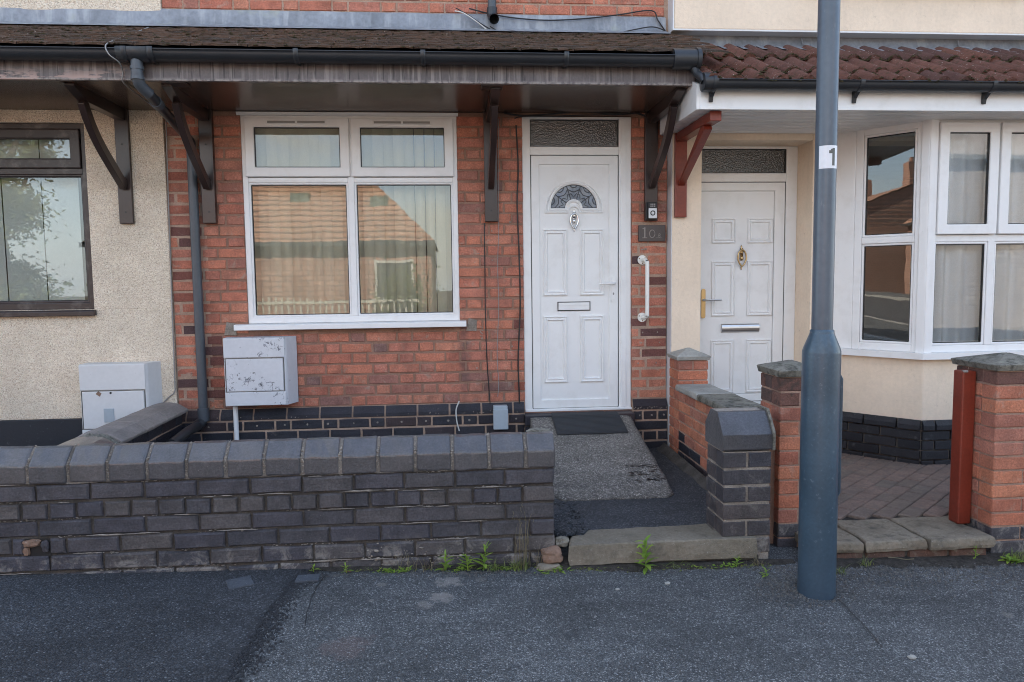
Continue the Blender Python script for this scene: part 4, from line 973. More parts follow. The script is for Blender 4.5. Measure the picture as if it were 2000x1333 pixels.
dd = (p2 - p1).normalized(); MB().tube([p1 + dd*.13, p1 + dd*.19], .038, 16).build('pipe_collar', MAT['grey_pvc'], dp)
MB().tube([(DXp, -.055, 2.44), (DXp, -.055, .50)], .033, 18).build('pipe', MAT['grey_pvc'], dp)
MB().tube([(DXp, -.055, .535), (DXp, -.055, .44)], .041, 18).build('pipe_socket', MAT['grey_pvc'], dp)
sh0 = Vector((DXp, -.06, .452)); sh1 = at(335, 868, Y=-.62)
MB().tube(smooth_path([sh0, sh0 + Vector((-.02, -.05, -.035)), sh0.lerp(sh1, .5), sh1], 6), .034, 16).build('shoe', MAT['black_pvc'], dp)
MB().tube([sh0 + Vector((-.012, -.028, -.02)), sh0 + Vector((-.03, -.07, -.045))], .041, 16).build('shoe_collar', MAT['black_pvc'], dp)
ud = thing('downpipe_end', 'short grey downpipe ending above the canopy tiles near the top of the red brick', 'drainpipe', (0, -.06, 3.3))
ux = at(961, 20, Y=-.06).x
MB().tube([(ux, -.06, 5.2), (ux, -.06, 3.40)], .031, 16).build('pipe', MAT['grey_pvc'], ud)
MB().tube([(ux, -.06, 3.43), (ux, -.06, 3.38), (ux + .005, -.075, 3.35), (ux + .012, -.11, 3.335)], [.038, .038, .036, .036], 16, cap=False).build('outlet', MAT['black_pvc'], ud)
W = lambda l, y=-.02: [at(a, b, Y=y) for a, b in l]
wire('cable', 'thin black cable hanging from the third bracket down to the grey junction box', W([(946, 436), (947, 520), (948, 610), (951, 700), (955, 760), (958, 795), (962, 815)], -.012), .004, 'cable_black')
wire('cable', 'faded thin cable on red brick between the third bracket and the door', W([(974, 232), (973, 330), (974, 440), (972, 520), (974, 600), (971, 690), (974, 750), (972, 775)], -.008), .0028, 'cable_grey')
wire('cable', 'thick black cable clipped down the brickwork close to the left of the white door', W([(1008, 245), (1012, 330), (1010, 400), (1014, 500), (1016, 600), (1012, 700), (1014, 770), (1016, 838)], -.012), .0055, 'cable_black')
wire('cable', 'black cable bundle sagging under the soffit across the top of the white door', W([(985, 221), (1020, 226), (1080, 223), (1130, 218), (1190, 222), (1235, 220), (1262, 228)], -.03), .006, 'cable_black')
wire('cable', 'second black cable under the soffit looping over the white door to the corner bracket', W([(1005, 232), (1022, 228), (1090, 227), (1140, 225), (1215, 224), (1250, 222), (1268, 236)], -.045), .004, 'cable_black')
wire('cable', 'white cable loop over the blue brick plinth left of the junction box', W([(897, 784), (891, 800), (892, 822), (897, 842)], -.058), .005, 'cable_white')
wire('cable', 'long black cable slung across the top brickwork from pipe to cream house corner', W([(916, 17), (960, 28), (1010, 36), (1075, 40), (1150, 36), (1210, 29), (1272, 21), (1285, 40), (1300, 62)], -.03), .005, 'cable_black')
wire('cable', 'black cable resting along the lead flashing below the downpipe end', W([(957, 52), (985, 66), (1040, 71), (1110, 72), (1180, 70), (1240, 58), (1275, 53), (1298, 60)], -.06), .0045, 'cable_black')
wire('cable', 'pale cable dropping from a brick to the mossy tiles beside the downpipe end', W([(888, 22), (905, 26), (930, 42), (955, 62), (968, 76)], -.05), .0045, 'cable_white')
wire('cable', 'dark cable crossing the pale one beside the downpipe end at the top', W([(890, 16), (915, 30), (940, 47), (962, 60)], -.04), .004, 'cable_black')
wire('cable', 'thin cable running down the edge between cream pebbledash and dark brick to the meter box', W([(324, 226), (327, 330), (331, 450), (336, 600), (341, 740), (341, 765), (330, 776), (316, 790)], -.024), .0042, 'cable_grey')
wire('cable', 'grey wire looping from the mossy tiles over the gutter near the left downpipe', [at(a, b, Y=y) for a, b, y in ((290, 54, -.2), (250, 70, -.5), (214, 83, -.9), (206, 92, -.97), (214, 108, -.98), (232, 122, -.93), (240, 140, -.85), (240, 160, -.84), (262, 180, -.6), (322, 226, -.03))], .004, 'cable_grey')
jb = thing('junction_box', 'small grey plastic junction box on the blue brick plinth', 'junction box', (.36, -.05, .33))
MB().box(.305, .412, -.105, -.046, .325, .502).build('body', MAT['junction_grey'], jb, .006); MB().box(.302, .415, -.118, -.1052, .322, .478).build('lid', MAT['junction_grey'], jb, .006)

# ------------------------------------------------------------------ meter boxes
def meter(name, label, x0, x1, z0, z1, yf, mat, split, lower):
    t = thing(name, label, 'meter box', ((x0 + x1)/2, -.05, z0), 'meter boxes on the house fronts')
    b = MB().pz([(x0 - .008, -.012), (x1 + .06, -.012), (x1 + .012, yf + .02), (x1, yf + .004), (x0, yf + .004), (x0 - .004, yf + .02)], z0, z1).build('body', MAT[mat], t, .006)
    MB().box(x0 + .014, x1 - .014, yf - .006, yf + .0035, lower + .002, split - .002).build('door', MAT[mat], t, .004)
    MB().box(x0, x1, yf - .004, yf + .0035, split + .008, z1 - .004).build('top_panel', MAT[mat], t, .004)
    if lower > z0 + .03: MB().box(x0, x1, yf - .004, yf + .0035, z0 + .002, lower - .004).build('bottom_panel', MAT[mat], t, .004)
    mb = MB()
    for z in (split + .001, lower - .005): mb.box(x0 + .006, x1 - .006, yf - .0005, yf + .0036, z, z + .004)
    mb.box(x0 + .006, x0 + .011, yf - .0005, yf + .0036, lower, split).box(x1 - .011, x1 - .006, yf - .0005, yf + .0036, lower, split); mb.build('seam', MAT['sticker_print'], t)
    return t
m1 = meter('meter_box', 'plain white meter box low on the cream pebbledash wall', -2.652, -2.198, .30, .886, -.16, 'meter_cream', .692, .42)
q = at(193, 770, Y=-.167); MB().py([(q.x - .022, q.z), (q.x - .004, q.z + .020), (q.x + .018, q.z + .004), (q.x + .006, q.z - .020)], -.1675, -.166).build('label_scrap', MAT['rubble'], m1)
q = at(216, 768, Y=-.167); MB().tube([(q.x, -.169, q.z), (q.x, -.166, q.z)], .008, 8).build('lock', MAT['seal_black'], m1)
q = at(213, 812, Y=-.168); MB().box(q.x - .035, q.x + .035, -.170, -.1662, q.z - .05, q.z + .05).build('label', MAT['junction_grey'], m1, .004)
m2 = meter('meter_box', 'white meter box with flaking paint under the white window', -1.645, -1.213, .560, 1.055, -.16, 'meter_flaking', .905, .665)
for px in (503, 1): 
    pass
MB().tube([(at(460, 800, Y=-.07).x, -.07, .57), (at(460, 800, Y=-.07).x, -.07, .02)], .018, 12).build('conduit', MAT['white_upvc'], m2)

# ------------------------------------------------------------------ fittings by the door
db = thing('doorbell', 'slim black and silver doorbell on the brown bracket post right of the door', 'doorbell', (1.525, -.045, 1.9))
MB().box(1.486, 1.570, -.056, -.0455, 1.896, 2.028).build('mount', MAT['seal_black'], db, .004)
MB().box(1.500, 1.568, -.078, -.0562, 1.900, 2.026).build('body', MAT['seal_black'], db, .006)
MB().box(1.502, 1.566, -.0815, -.0782, 1.903, 1.978).build('face_plate', MAT['silver_plastic'], db, .003)
mb = MB(); mb.tube([(1.534 + .016*math.cos(i*.3142), -.0825, 1.942 + .016*math.sin(i*.3142)) for i in range(21)], .0035, 6, False); mb.build('button_ring', MAT['seal_black'], db)
MB().tube([(1.534, -.080, 1.942), (1.534, -.0835, 1.942)], .011, 14).build('button', MAT['silver_plastic'], db)
mb = MB()
for i in range(3):
    for k in range(2): mb.box(1.516 + i*.014, 1.525 + i*.014, -.0795, -.0782, 1.988 + k*.014, 1.998 + k*.014)
mb.build('sensor_window', MAT['cable_grey'], db)
pq = thing('number_plaque', 'brown slate number plaque reading 10 beside the white door', 'plaque', (1.55, -.02, 1.72))
plain('plaque_brown', (.075, .058, .052), .5, amt=.12); plain('plaque_cut', (.27, .235, .21), .6)
MB().box(1.440, 1.650, -.024, -.0045, 1.732, 1.856).build('slab', MAT['plaque_brown'], pq, .003)
mb = MB()
mb.box(1.482, 1.492, -.0262, -.0238, 1.760, 1.838).box(1.470, 1.482, -.0261, -.0238, 1.826, 1.832).box(1.468, 1.506, -.0261, -.0238, 1.757, 1.762)
mb.tube([(1.545 + .021*math.cos(i*.2618), -.0245, 1.789 + .029*math.sin(i*.2618)) for i in range(25)], .0035, 6, False)
mb.tube([(1.600 + .008*math.cos(i*.5236), -.0242, 1.770 + .007*math.sin(i*.5236)) for i in range(13)], .002, 5, False).tube([(1.602 + .006*math.cos(i*.5236), -.0242, 1.784 + .006*math.sin(i*.5236)) for i in range(13)], .002, 5, False)
mb.box(1.572, 1.618, -.0255, -.0238, 1.757, 1.760)
mb.build('lettering', MAT['plaque_cut'], pq)
gr = thing('grab_rail', 'white painted grab rail fixed upright on the brick right of the door', 'grab rail', (1.49, -.03, 1.12))
xg = at(1261, 560, Y=-.05).x; z0_, z1_ = 1.150, 1.592
mb = MB(); mb.tube(smooth_path([(xg - .012, -.01, z1_), (xg - .006, -.035, z1_), (xg + .005, -.060, z1_ - .012), (xg + .008, -.066, z1_ - .05), (xg + .008, -.066, z0_ + .05), (xg + .005, -.060, z0_ + .012), (xg - .006, -.035, z0_), (xg - .012, -.01, z0_)], 5), .0155, 12); mb.build('rail', MAT['grab_white'], gr)
for z in (z0_, z1_):
    f_ = MB().tube([(xg - .016, -.010, z), (xg - .016, -.004, z)], .036, 20).build('flange', MAT['grab_white'], gr, .002)
    mb = MB()
    for k in range(3): a = .6 + k*2.094; mb.tube([(xg - .016 + .026*math.cos(a), -.0125, z + .026*math.sin(a)), (xg - .016 + .026*math.cos(a), -.0098, z + .026*math.sin(a))], .0045, 8)
    mb.build('screw', MAT['rubble'], f_)

# ------------------------------------------------------------------ path to the door: landing, ramp, mat, step slab
XR0, XR1 = .58, 1.352
path = MB()
pts = [(0.50, -1.84), (1.42, -1.80), (1.62, -1.80), (1.62, -.02), (.50, -.02)]
mb = MB(); nx_, ny_ = 24, 40; vs = []
for j in range(ny_ + 1):
    for i in range(nx_ + 1):
        x = .40 + (1.66 - .40)*i/nx_; y = -1.84 + 1.80*j/ny_
        vs.append((x, y, .102 + .012*(y + 1.84) + .006*mnoise.noise((x*5, y*5, 0)) + .02*max(0, (x - 1.50)/.16)))
mb.add(vs, [(j*(nx_+1)+i, j*(nx_+1)+i+1, (j+1)*(nx_+1)+i+1, (j+1)*(nx_+1)+i) for j in range(ny_) for i in range(nx_)], True)
fp = mb.build('front_path', MAT['path_tarmac'], kind='structure')
# broken, pitted tarmac beside the wall end
mb = MB()
for i in range(420):
    x = .52 + abs(random.gauss(0, .07)); y = random.uniform(-1.84, -1.3); 
    if x > .70: continue
    s_ = random.uniform(.008, .026); z = .106; a = random.random()*6.28; n_ = 5
    top = [(x + s_*1.5*math.cos(k*6.283/n_)*random.uniform(.6, 1.2), y + s_*math.sin(k*6.283/n_)*random.uniform(.6, 1.2), z + random.uniform(.004, .018)) for k in range(n_)]
    mb.add(top + [(p[0] + (p[0]-x)*.3, p[1] + (p[1]-y)*.3, z - .01) for p in top], [tuple(range(n_))] + [(k, k+n_, (k+1) % n_ + n_, (k+1) % n_) for k in range(n_)])
mb.build('broken_tarmac', MAT['path_tarmac'], fp, kind='stuff')
# exposed aggregate ramp with a broken lower edge
RA = lambda y: .408 + (.408 - .128)/(-.12 + 1.28)*(y + .12)
mb = MB(); nx_, ny_ = 30, 36; vs = []
for j in range(ny_ + 1):
    for i in range(nx_ + 1):
        u_, v_ = i/nx_, j/ny_
        y0_ = -1.285 + .014*mnoise.noise((u_*9, 2, 0)) + (.10 if u_ < .10 else 0)*(1 - u_*8) + (.05*max(0, (u_ - .95)/.05))
        x = XR0 + (XR1 - XR0)*u_ + (.008*mnoise.noise((v_*9, 4, u_)) if i in (0, nx_) else 0); y = y0_ + (-.115 - y0_)*v_
        edge_ = .012*max(0, 1 - j/1.5) + .008*max(0, 1 - (nx_ - i)/1.2)
        vs.append((x, y, RA(y) - edge_ + .004*mnoise.noise((x*7, y*7, 1))))
fs = [(j*(nx_+1)+i, j*(nx_+1)+i+1, (j+1)*(nx_+1)+i+1, (j+1)*(nx_+1)+i) for j in range(ny_) for i in range(nx_)]
nb_ = len(vs); brd = [i for i in range(nx_+1)] + [(j+1)*(nx_+1)+nx_ for j in range(ny_)]
brl = [(j)*(nx_+1) for j in range(ny_, 0, -1)]
loop = brl + brd
vs += [(vs[i][0], vs[i][1], .06) for i in loop]
fs += [(loop[k], nb_+k, nb_+k+1, loop[k+1]) for k in range(len(loop)-1)]
rp = MB(); rp.add(vs, fs, False); rp.sm = [k < nx_*ny_ for k in range(len(fs))]
ramp = rp.build('ramp', MAT['ramp_aggregate']); tag(ramp, 'sloping exposed aggregate concrete ramp leading up to the white front door', 'ramp')
mb = MB()
for i in range(60):
    x = random.uniform(1.12, 1.33); y = random.choice((-.92, -1.0, -1.04, -1.1)) + random.gauss(0, .012); s_ = random.uniform(.006, .016)
    mb.add([(x - s_*1.6, y, RA(y) + .0035), (x, y - s_*.4, RA(y - s_*.4) + .0035), (x + s_*1.6, y, RA(y) + .0035), (x, y + s_*.4, RA(y + s_*.4) + .0035)], [(0, 1, 2, 3)])
mb.build('pits', MAT['seal_black'], ramp, kind='stuff')
mt = MB(); prof = [(-.045, .4235), (-.13, .4235), (-.20, RA(-.20) + .013), (-.435, RA(-.435) + .013)]
mt.px(prof + [(p[0], p[1] - .009) for p in prof[::-1]], .742, 1.262)
mat_ = thing('door_mat', 'black ribbed rubber mat lying on the step and top of the ramp', 'door mat', (1, -.2, .40))
mt.build('mat_base', MAT['rubber'], mat_, .002)
def on_mat(y):
    for (y1, z1_), (y0, z0_) in zip(prof, prof[1:]):
        if y0 <= y <= y1: return z0_ + (z1_ - z0_)*(y - y0)/(y1 - y0)
    return prof[-1][1]
for i in range(19):
    y = -.06 - i*.0198; mb = MB(); mb.px([(y - .005, on_mat(y - .005)), (y + .005, on_mat(y + .005)), (y + .003, on_mat(y) + .004), (y - .003, on_mat(y) + .004)], .75, 1.255); mb.build('rib', MAT['rubber'], mat_)
def rough_slab(name, pts, z0, z1, mat, parent=None, seed=0, amp=.006, sub=.03, **k):
    """stone slab with worn, uneven arrises"""
    n_ = len(pts); out = []
    for i in range(n_):
        a, b = Vector(pts[i]), Vector(pts[(i+1) % n_]); m = max(1, int((b-a).length/sub))
        for q in range(m):
            p = a.lerp(b, q/m); out.append(p)
    c_ = sum(out, Vector((0, 0)))/len(out); lv = []
    for z, ins in ((z0, .006), (z0 + (z1-z0)*.3, 0), (z0 + (z1-z0)*.72, .001), (z1 - .006, .004), (z1, .014)):
        lv.append([(p.x + (c_.x-p.x)/max(.01, (c_-p).length)*ins + amp*mnoise.noise((p.x*11, p.y*11, z*15 + seed)), p.y + (c_.y-p.y)/max(.01, (c_-p).length)*ins + amp*1.2*mnoise.noise((p.x*13, p.y*11, z*15 + 7 + seed)), z + amp*.5*mnoise.noise((p.x*9, p.y*9, 3 + seed))) for p in out])
    vs = sum(lv, []); m = len(out)
    fs = [(l*m+i, l*m+(i+1) % m, (l+1)*m+(i+1) % m, (l+1)*m+i) for l in range(4) for i in range(m)] + [tuple(range(4*m, 5*m))]
    return MB().add(vs, fs).build(name, MAT[mat], parent, **k)
sl_ = rough_slab('step_slab', [(.565, -2.055), (1.545, -2.05), (1.55, -1.93), (1.37, -1.90), (1.37, -1.80), (.70, -1.83), (.66, -1.90), (.59, -1.92)], .014, .117, 'step_stone', amp=.008)
tag(sl_, 'worn grey stone step slab at the gap in the garden wall', 'step')
for k, (px, py, w_, h_) in enumerate(((1130, 1103, .25, .03), (1250, 1100, .3, .03), (1400, 1093, .28, .03))):
    q = at(px, py, Y=-2.03); 
q = MB().box(.55, 1.56, -2.03, -1.85, -.10, .016).build('slab_footing', MAT['dark_mortar'], sl_)
def rock(name, label, c, r, mat, seed, sq=(1, 1, 1)):
    import bmesh
    bm = bmesh.new(); bmesh.ops.create_icosphere(bm, subdivisions=3, radius=1)
    for v in bm.verts:
        d = v.co.normalized(); q = max(abs(d.x), abs(d.y), abs(d.z)); k = (.62 + .38/q*.8) * (1 + .28*mnoise.noise((d.x*1.6 + seed, d.y*1.6, d.z*1.6)) + .12*mnoise.noise((d.x*5, d.y*5 + seed, d.z*5)))
        v.co = Vector((d.x*sq[0], d.y*sq[1], d.z*sq[2])) * r * k
    mb = MB(); mb.v = [v.co + Vector(c) for v in bm.verts]; mb.f = [tuple(v.index for v in f.verts) for f in bm.faces]; mb.sm = [False]*len(mb.f); bm.free()
    return tag(mb.build(name, MAT[mat]), label, 'stone')
rock('stone', 'brown broken stone wedged between wall end and step slab', at(1077, 1084, Y=-2.03), .052, 'rubble', 3, (1.15, .9, .8))
rock('stone', 'flat grey stone lying below the brown broken stone at the wall foot', at(1072, 1108, Y=-2.06), .045, 'step_stone', 9, (1.5, .8, .45))
rock('stone', 'pale crumbling mortar lump on top of the wall end by the slab', at(1098, 1058, Y=-1.97), .034, 'cap_concrete', 14, (1.2, .9, .8))
# ------------------------------------------------------------------ low garden wall of blue bricks
FY, FX = -2.0, .503
gw = thing('garden_wall', 'low front garden wall of dark blue bricks with bevelled coping', 'wall', (-1.3, -1.9, 0))
core = MB().box(-3.6, FX - .004, FY + .014, FY + .225, -.12, .508).build('core', MAT['dark_mortar'], gw)
ph_x = at(590, 965, Y=FY).x
HOLE = at(70, 1072, Y=FY)
mb = MB()
for r_ in range(7):
    z = .503 - .0865*(r_ + 1) + .004
    kind = 'H' if r_ == 1 else 'S'
    if kind == 'H': pat = pattern('H', -3.6, FX, 0, at(518, 985, Y=FY).x + .005, hd=.117)
    else: pat = pattern('S', -3.6, FX, 1 if r_ in (3, 5) else 0, ph_x + (.045 if r_ == 4 else 0) + .005, st=.240)
    for a, b in clip(pat, [(-3.6, FX)], mn=.06):
        if r_ == 3 and a < HOLE.x < b:
            cut = [(a, HOLE.x - .055), (HOLE.x + .062, b)]
        elif r_ == 3 and a < HOLE.x + .062 and b > HOLE.x - .055: cut = [(max(a, HOLE.x + .062), b)] if a < HOLE.x + .062 < b else [(a, min(b, HOLE.x - .055))]
        else: cut = [(a, b)]
        for p, q in cut:
            if q - p < .03: continue
            o = lay(gw, 'blue_wall_brick', '-y', p, FY + random.uniform(-.004, .003), z + random.uniform(-.002, .002), q - p, .076, .10, ch=.008, jit=.0036); o.rotation_euler = (random.uniform(-.012, .012), random.uniform(-.007, .007), random.uniform(-.008, .008))
# mortar squeezed and crumbling out of the joints
mbm = MB()
for i in range(1500):
    r_ = random.randint(0, 6); x = random.uniform(-2.6, FX - .02); z = .503 - .0865*r_ + random.gauss(0, .003); s_ = random.uniform(.0012, .0042)
    if mnoise.noise((x*3.1, r_*7.3, 2)) < .12: continue
    if r_ > 4 and random.random() < .4: z += random.gauss(0, .02)
    c_ = Vector((x, FY + .004, z)); n_ = 5
    mbm.add([c_ + Vector((0, -s_*.9, 0))] + [c_ + Vector((s_*random.uniform(1, 3)*math.cos(k*6.283/n_), .006, s_*.8*math.sin(k*6.283/n_))) for k in range(n_)], [(0, 1 + (k+1) % n_, 1 + k) for k in range(n_)])
for i in range(46):
    r_ = random.randint(0, 6); x = random.uniform(-2.6, FX - .3); l_ = random.uniform(.05, .22); z = .503 - .0865*r_ + random.uniform(-.004, .004); n_ = 8
    vs = []
    for k in range(n_ + 1):
        t = k/n_; xx = x + l_*t; th_ = .0035*math.sin(math.pi*min(.97, max(.03, t)))*random.uniform(.4, 1.3); zz_ = z + .002*mnoise.noise((xx*30, r_, 1))
        vs += [(xx, FY + .004, zz_ - th_), (xx, FY - .0015, zz_), (xx, FY + .004, zz_ + th_)]
    mbm.add(vs, [(3*k + q, 3*k + 3 + q, 3*k + 4 + q, 3*k + 1 + q) for k in range(n_) for q in range(2)])
for i in range(60):                      # lumps of old render near the foot
    x = random.choice((random.uniform(-.45, .1), random.gauss(-.35, .08), random.gauss(-.1, .1))); z = gz(x, FY) + abs(random.gauss(.06, .025)); s_ = random.choice((.003, .004, .005, .006, .011))
    c_ = Vector((x, FY - .001, z)); n_ = 6
    mbm.add([c_ + Vector((0, -s_*.7, 0))] + [c_ + Vector((s_*random.uniform(.7, 1.5)*math.cos(k*6.283/n_), .004, s_*random.uniform(.5, .9)*math.sin(k*6.283/n_))) for k in range(n_)], [(0, 1 + (k+1) % n_, 1 + k) for k in range(n_)])
mbm.build('mortar_crumbs', MAT['pale_mortar'], gw, kind='stuff')
CPR = [(-2.004, .505), (-1.772, .505), (-1.772, .600), (-1.838, .655), (-1.905, .672), (-1.932, .667), (-2.004, .598)]
cpx = at(594, 940, Y=FY).x
cb = MB(); cb.px([(p[0]*1 + (.007 if p[0] < -1.9 else -.007), p[1] - (.004 if p[1] > .55 else -.002)) for p in CPR], -3.6, FX - .012); cb.build('coping_bed', MAT['bed_mortar'], gw)
x = cpx - .1835*16
edges_ = []
while x < FX - .02: edges_.append(x); x += .1835
for i, a in enumerate(edges_):
    b = min(a + .1835 - .0135, FX + .006); 
    if FX - b < .06: b = FX + .006
    if b - a < .06: continue
    dz, dy = random.uniform(-.002, .002), random.uniform(-.003, .003)
    mb = MB(); n_ = 4; m_ = len(CPR)
    for k in range(n_ + 1):
        xx = a + (b - a)*k/n_
        for p in CPR: mb.v.append(Vector((xx + random.uniform(-.0015, .0015), p[0] + dy + .006*mnoise.noise((xx*16, p[0]*40, i)), p[1] + dz + .006*mnoise.noise((xx*14, p[1]*40, i + 9)))))
    mb.f += [(k*m_ + q, k*m_ + (q+1) % m_, (k+1)*m_ + (q+1) % m_, (k+1)*m_ + q) for k in range(n_) for q in range(m_)] + [tuple(range(m_))[::-1], tuple(range(n_*m_, (n_+1)*m_))]; mb.sm = [False]*len(mb.f)
    mb.build('coping_brick', MAT['coping_brick'], gw, .011, 3)
    if b >= FX: break
mbm = MB()
for a in edges_:
    for i in range(26):
        t = random.random()
        if t < .5: y, z = -2.001 + random.uniform(0, .004), .515 + .16*t
        else: y, z = -2.0 + (t-.5)*.19, .600 + (t-.5)*.145
        s_ = random.uniform(.002, .006); c_ = Vector((a - .0065 + random.gauss(0, .003), y, z)); n_ = 5
        mbm.add([c_ + Vector((0, -s_*.5, s_*.5))] + [c_ + Vector((s_*1.2*math.cos(k*6.283/n_), .004, s_*1.4*math.sin(k*6.283/n_))) for k in range(n_)], [(0, 1 + (k+1) % n_, 1 + k) for k in range(n_)])
mbm.build('joint_crumbs', MAT['pale_mortar'], gw, kind='stuff')
MB().box(HOLE.x - .055, HOLE.x + .064, FY + .0120, FY + .0135, HOLE.z - .052, HOLE.z + .045).build('hole', MAT['seal_black'], gw)  # flat black sheet stands in for the shade inside the hole
rock('stone', 'rough brown stone stuffed in the broken hole of the blue brick wall', (HOLE.x - .020, FY + .004, HOLE.z + .026), .036, 'rubble', 22, (1.2, .55, .5))
rock('stone', 'thin dark brick fragment at the right rim of the wall hole', (HOLE.x + .040, FY + .010, HOLE.z + .008), .026, 'blue_wall_brick', 31, (.75, .6, 1.15))
rock('stone', 'small brown lump at the left rim of the wall hole', (HOLE.x - .046, FY + .006, HOLE.z - .014), .020, 'rubble', 44, (.8, .6, 1.2))
q = at(1062, 842, Y=-1.93)
rock('stone', 'flat crumbled mortar remnant on the end of the wall coping', (q.x - .02, -1.86, .668), .045, 'cap_concrete', 5, (1.4, .7, .22))

# ------------------------------------------------------------------ divider wall on the left with half-round coping
dw = thing('divider_wall', 'dark brick divider wall with rounded coping running from house to front wall', 'wall', (-2.1, -1, 0))
DX = -2.095
MB().box(DX - .10, DX + .092, -1.775, -.05, -.1, .500).build('core', MAT['tan_mortar'], dw)
for r_ in range(5):
    z = .424 - .0865*r_
    for a, b in clip(pattern('S', -1.775, -.05, r_, .07, .232), [(-1.772, -.05)]): lay(dw, 'blue_plinth_brick', '+x', a, DX + .10, z, b - a, .076, .05)
    for a, b in clip(pattern('S', .05, 1.775, r_, .07, .232), [(.05, 1.772)]): lay(dw, 'blue_plinth_brick', '-x', -a, DX - .108, z, b - a, .076, .05)
def dcop(y0, y1, z0, dz, mat, seed):
    pr = [(DX - .15, z0), (DX + .15, z0), (DX + .155, z0 + .022), (DX + .085, z0 + .066), (DX + .03, z0 + .076), (DX - .03, z0 + .076), (DX - .085, z0 + .066), (DX - .155, z0 + .022)]
    mb = MB(); n_ = 8; m_ = len(pr)
    for k in range(n_ + 1):
        y = y0 + (y1 - y0)*k/n_
        for p in pr: mb.v.append(Vector((p[0] + .004*mnoise.noise((y*9, p[0]*30, seed)), y, p[1] + dz*k/n_ + .004*mnoise.noise((y*8, p[1]*40, seed + 3)))))
    mb.f += [(k*m_ + q, k*m_ + (q+1) % m_, (k+1)*m_ + (q+1) % m_, (k+1)*m_ + q) for k in range(n_) for q in range(m_)] + [tuple(range(m_))[::-1], tuple(range(n_*m_, (n_+1)*m_))]; mb.sm = [False]*len(mb.f)
    return mb.build('coping_brick', MAT[mat], dw, .006)
cuts = [-.06, -.43, -.80, -1.17]
for i in range(3): dcop(cuts[i] - .006, cuts[i+1], .510, .0, 'coping_old', i)
dcop(-1.235, -1.76, .506, -.004, 'coping_brick', 8)
mb = MB()
for i in range(120):
    a = random.uniform(-1, 1); y = -1.20 + random.gauss(0, .02); x = DX + a*.15; z = .510 + .076*(1 - abs(a)**2.2) - random.uniform(0, .012); s_ = random.uniform(.006, .016)
    c_ = Vector((x, y, z)); n_ = 5; mb.add([c_ + Vector((0, 0, s_*.7))] + [c_ + Vector((s_*1.3*math.cos(k*6.283/n_), s_*1.3*math.sin(k*6.283/n_), -.01)) for k in range(n_)], [(0, 1 + k, 1 + (k+1) % n_) for k in range(n_)])
mb.build('broken_joint', MAT['cap_concrete'], dw, kind='stuff')
gb = MB().add([(-9, -1.78, .02), (FX + .1, -1.78, .02), (FX + .1, -.02, .04), (-9, -.02, .04)], [(0, 1, 2, 3)]).build('front_yard', MAT['soil'], kind='structure')

# ------------------------------------------------------------------ brick piers
def pier(name, label, X0, X1, Y0, Y1, z0, z1, cs, mat, low=(), lowmat='blue_wall_brick', mort='red_mortar', cap=None, first=0, group=None, top=0, jt=.010):
    t = thing(name, label, 'brick pier', ((X0+X1)/2, (Y0+Y1)/2, z0), group)
    MB().box(X0 + .006, X1 - .006, Y0 + .006, Y1 - .006, z0 - .15, z1 - .002).build('core', MAT[mort], t)
    n_ = int(round((z1 - z0)/cs)); h_ = cs - jt; W_, D_ = X1 - X0, Y1 - Y0; d = .104
    for r_ in range(-1, n_):
        z = z0 + cs*r_ + .005; m = lowmat if r_ in low or r_ < 0 else 'sooty_brick' if r_ >= n_ - top else mat
        L_ = lambda face, u0, pl, ln: lay(t, m, face, u0, pl, z, ln, h_, d, ch=.004, jit=.0016)
        if (r_ + first) % 2: k = W_/2; L_('-y', X0, Y0, k - jt/2); L_('-y', X0 + k + jt/2, Y0, k - jt/2)
        elif W_ < .27: L_('-y', X0, Y0, W_)
        else: k = W_*.68; L_('-y', X0, Y0, k - jt/2); L_('-y', X0 + k + jt/2, Y0, W_ - k - jt/2)
        if (r_ + first) % 2 or D_ < .24: L_('-x', Y1, X0, D_ - d - jt); L_('+x', Y0 + d + jt, X1, D_ - d - jt)
        else:
            k = (D_ - d - jt)*.45; L_('-x', Y1, X0, k - jt); L_('-x', Y1 - k, X0, D_ - d - jt - k); L_('+x', Y0 + d + jt, X1, D_ - d - jt)
    if cap:
        hgt, ed, ov, cm, seed = cap
        a, b, c_, e = X0 - ov, X1 + ov, Y0 - ov, Y1 + ov; mx_, my_ = (a+b)/2, (c_+e)/2; vs = []; N_ = 8
        per = [(a + (b-a)*i/N_, c_) for i in range(N_)] + [(b, c_ + (e-c_)*i/N_) for i in range(N_)] + [(b - (b-a)*i/N_, e) for i in range(N_)] + [(a, e - (e-c_)*i/N_) for i in range(N_)]
        P_ = len(per); rings_ = [(0, 0, .012), (0, ed*.9, 0), (0, ed, .006)] + [(t_, ed + (hgt-ed)*t_, 0) for t_ in (.25, .5, .75, .94)]
        for sh, hz, ins in rings_:
            for x, y in per:
                dx, dy = mx_ - x, my_ - y; l_ = math.hypot(dx, dy); f_ = sh + ins/l_*(1)
                vs.append((x + dx*f_ + .0035*mnoise.noise((x*22, y*22, hz*40 + seed)), y + dy*f_ + .0035*mnoise.noise((x*22, y*22, hz*40 + seed + 5)), z1 + .002 + hz + .003*mnoise.noise((x*18, y*18, seed))))
        fs = [(l*P_+i, l*P_+(i+1) % P_, (l+1)*P_+(i+1) % P_, (l+1)*P_+i) for l in range(len(rings_)-1) for i in range(P_)] + [tuple(range((len(rings_)-1)*P_, len(rings_)*P_)), tuple(range(P_))[::-1]]
        MB().add(vs, fs).build('pier_cap', MAT[cm], t, .004)
    return t
PG = 'red brick piers with pyramid caps'
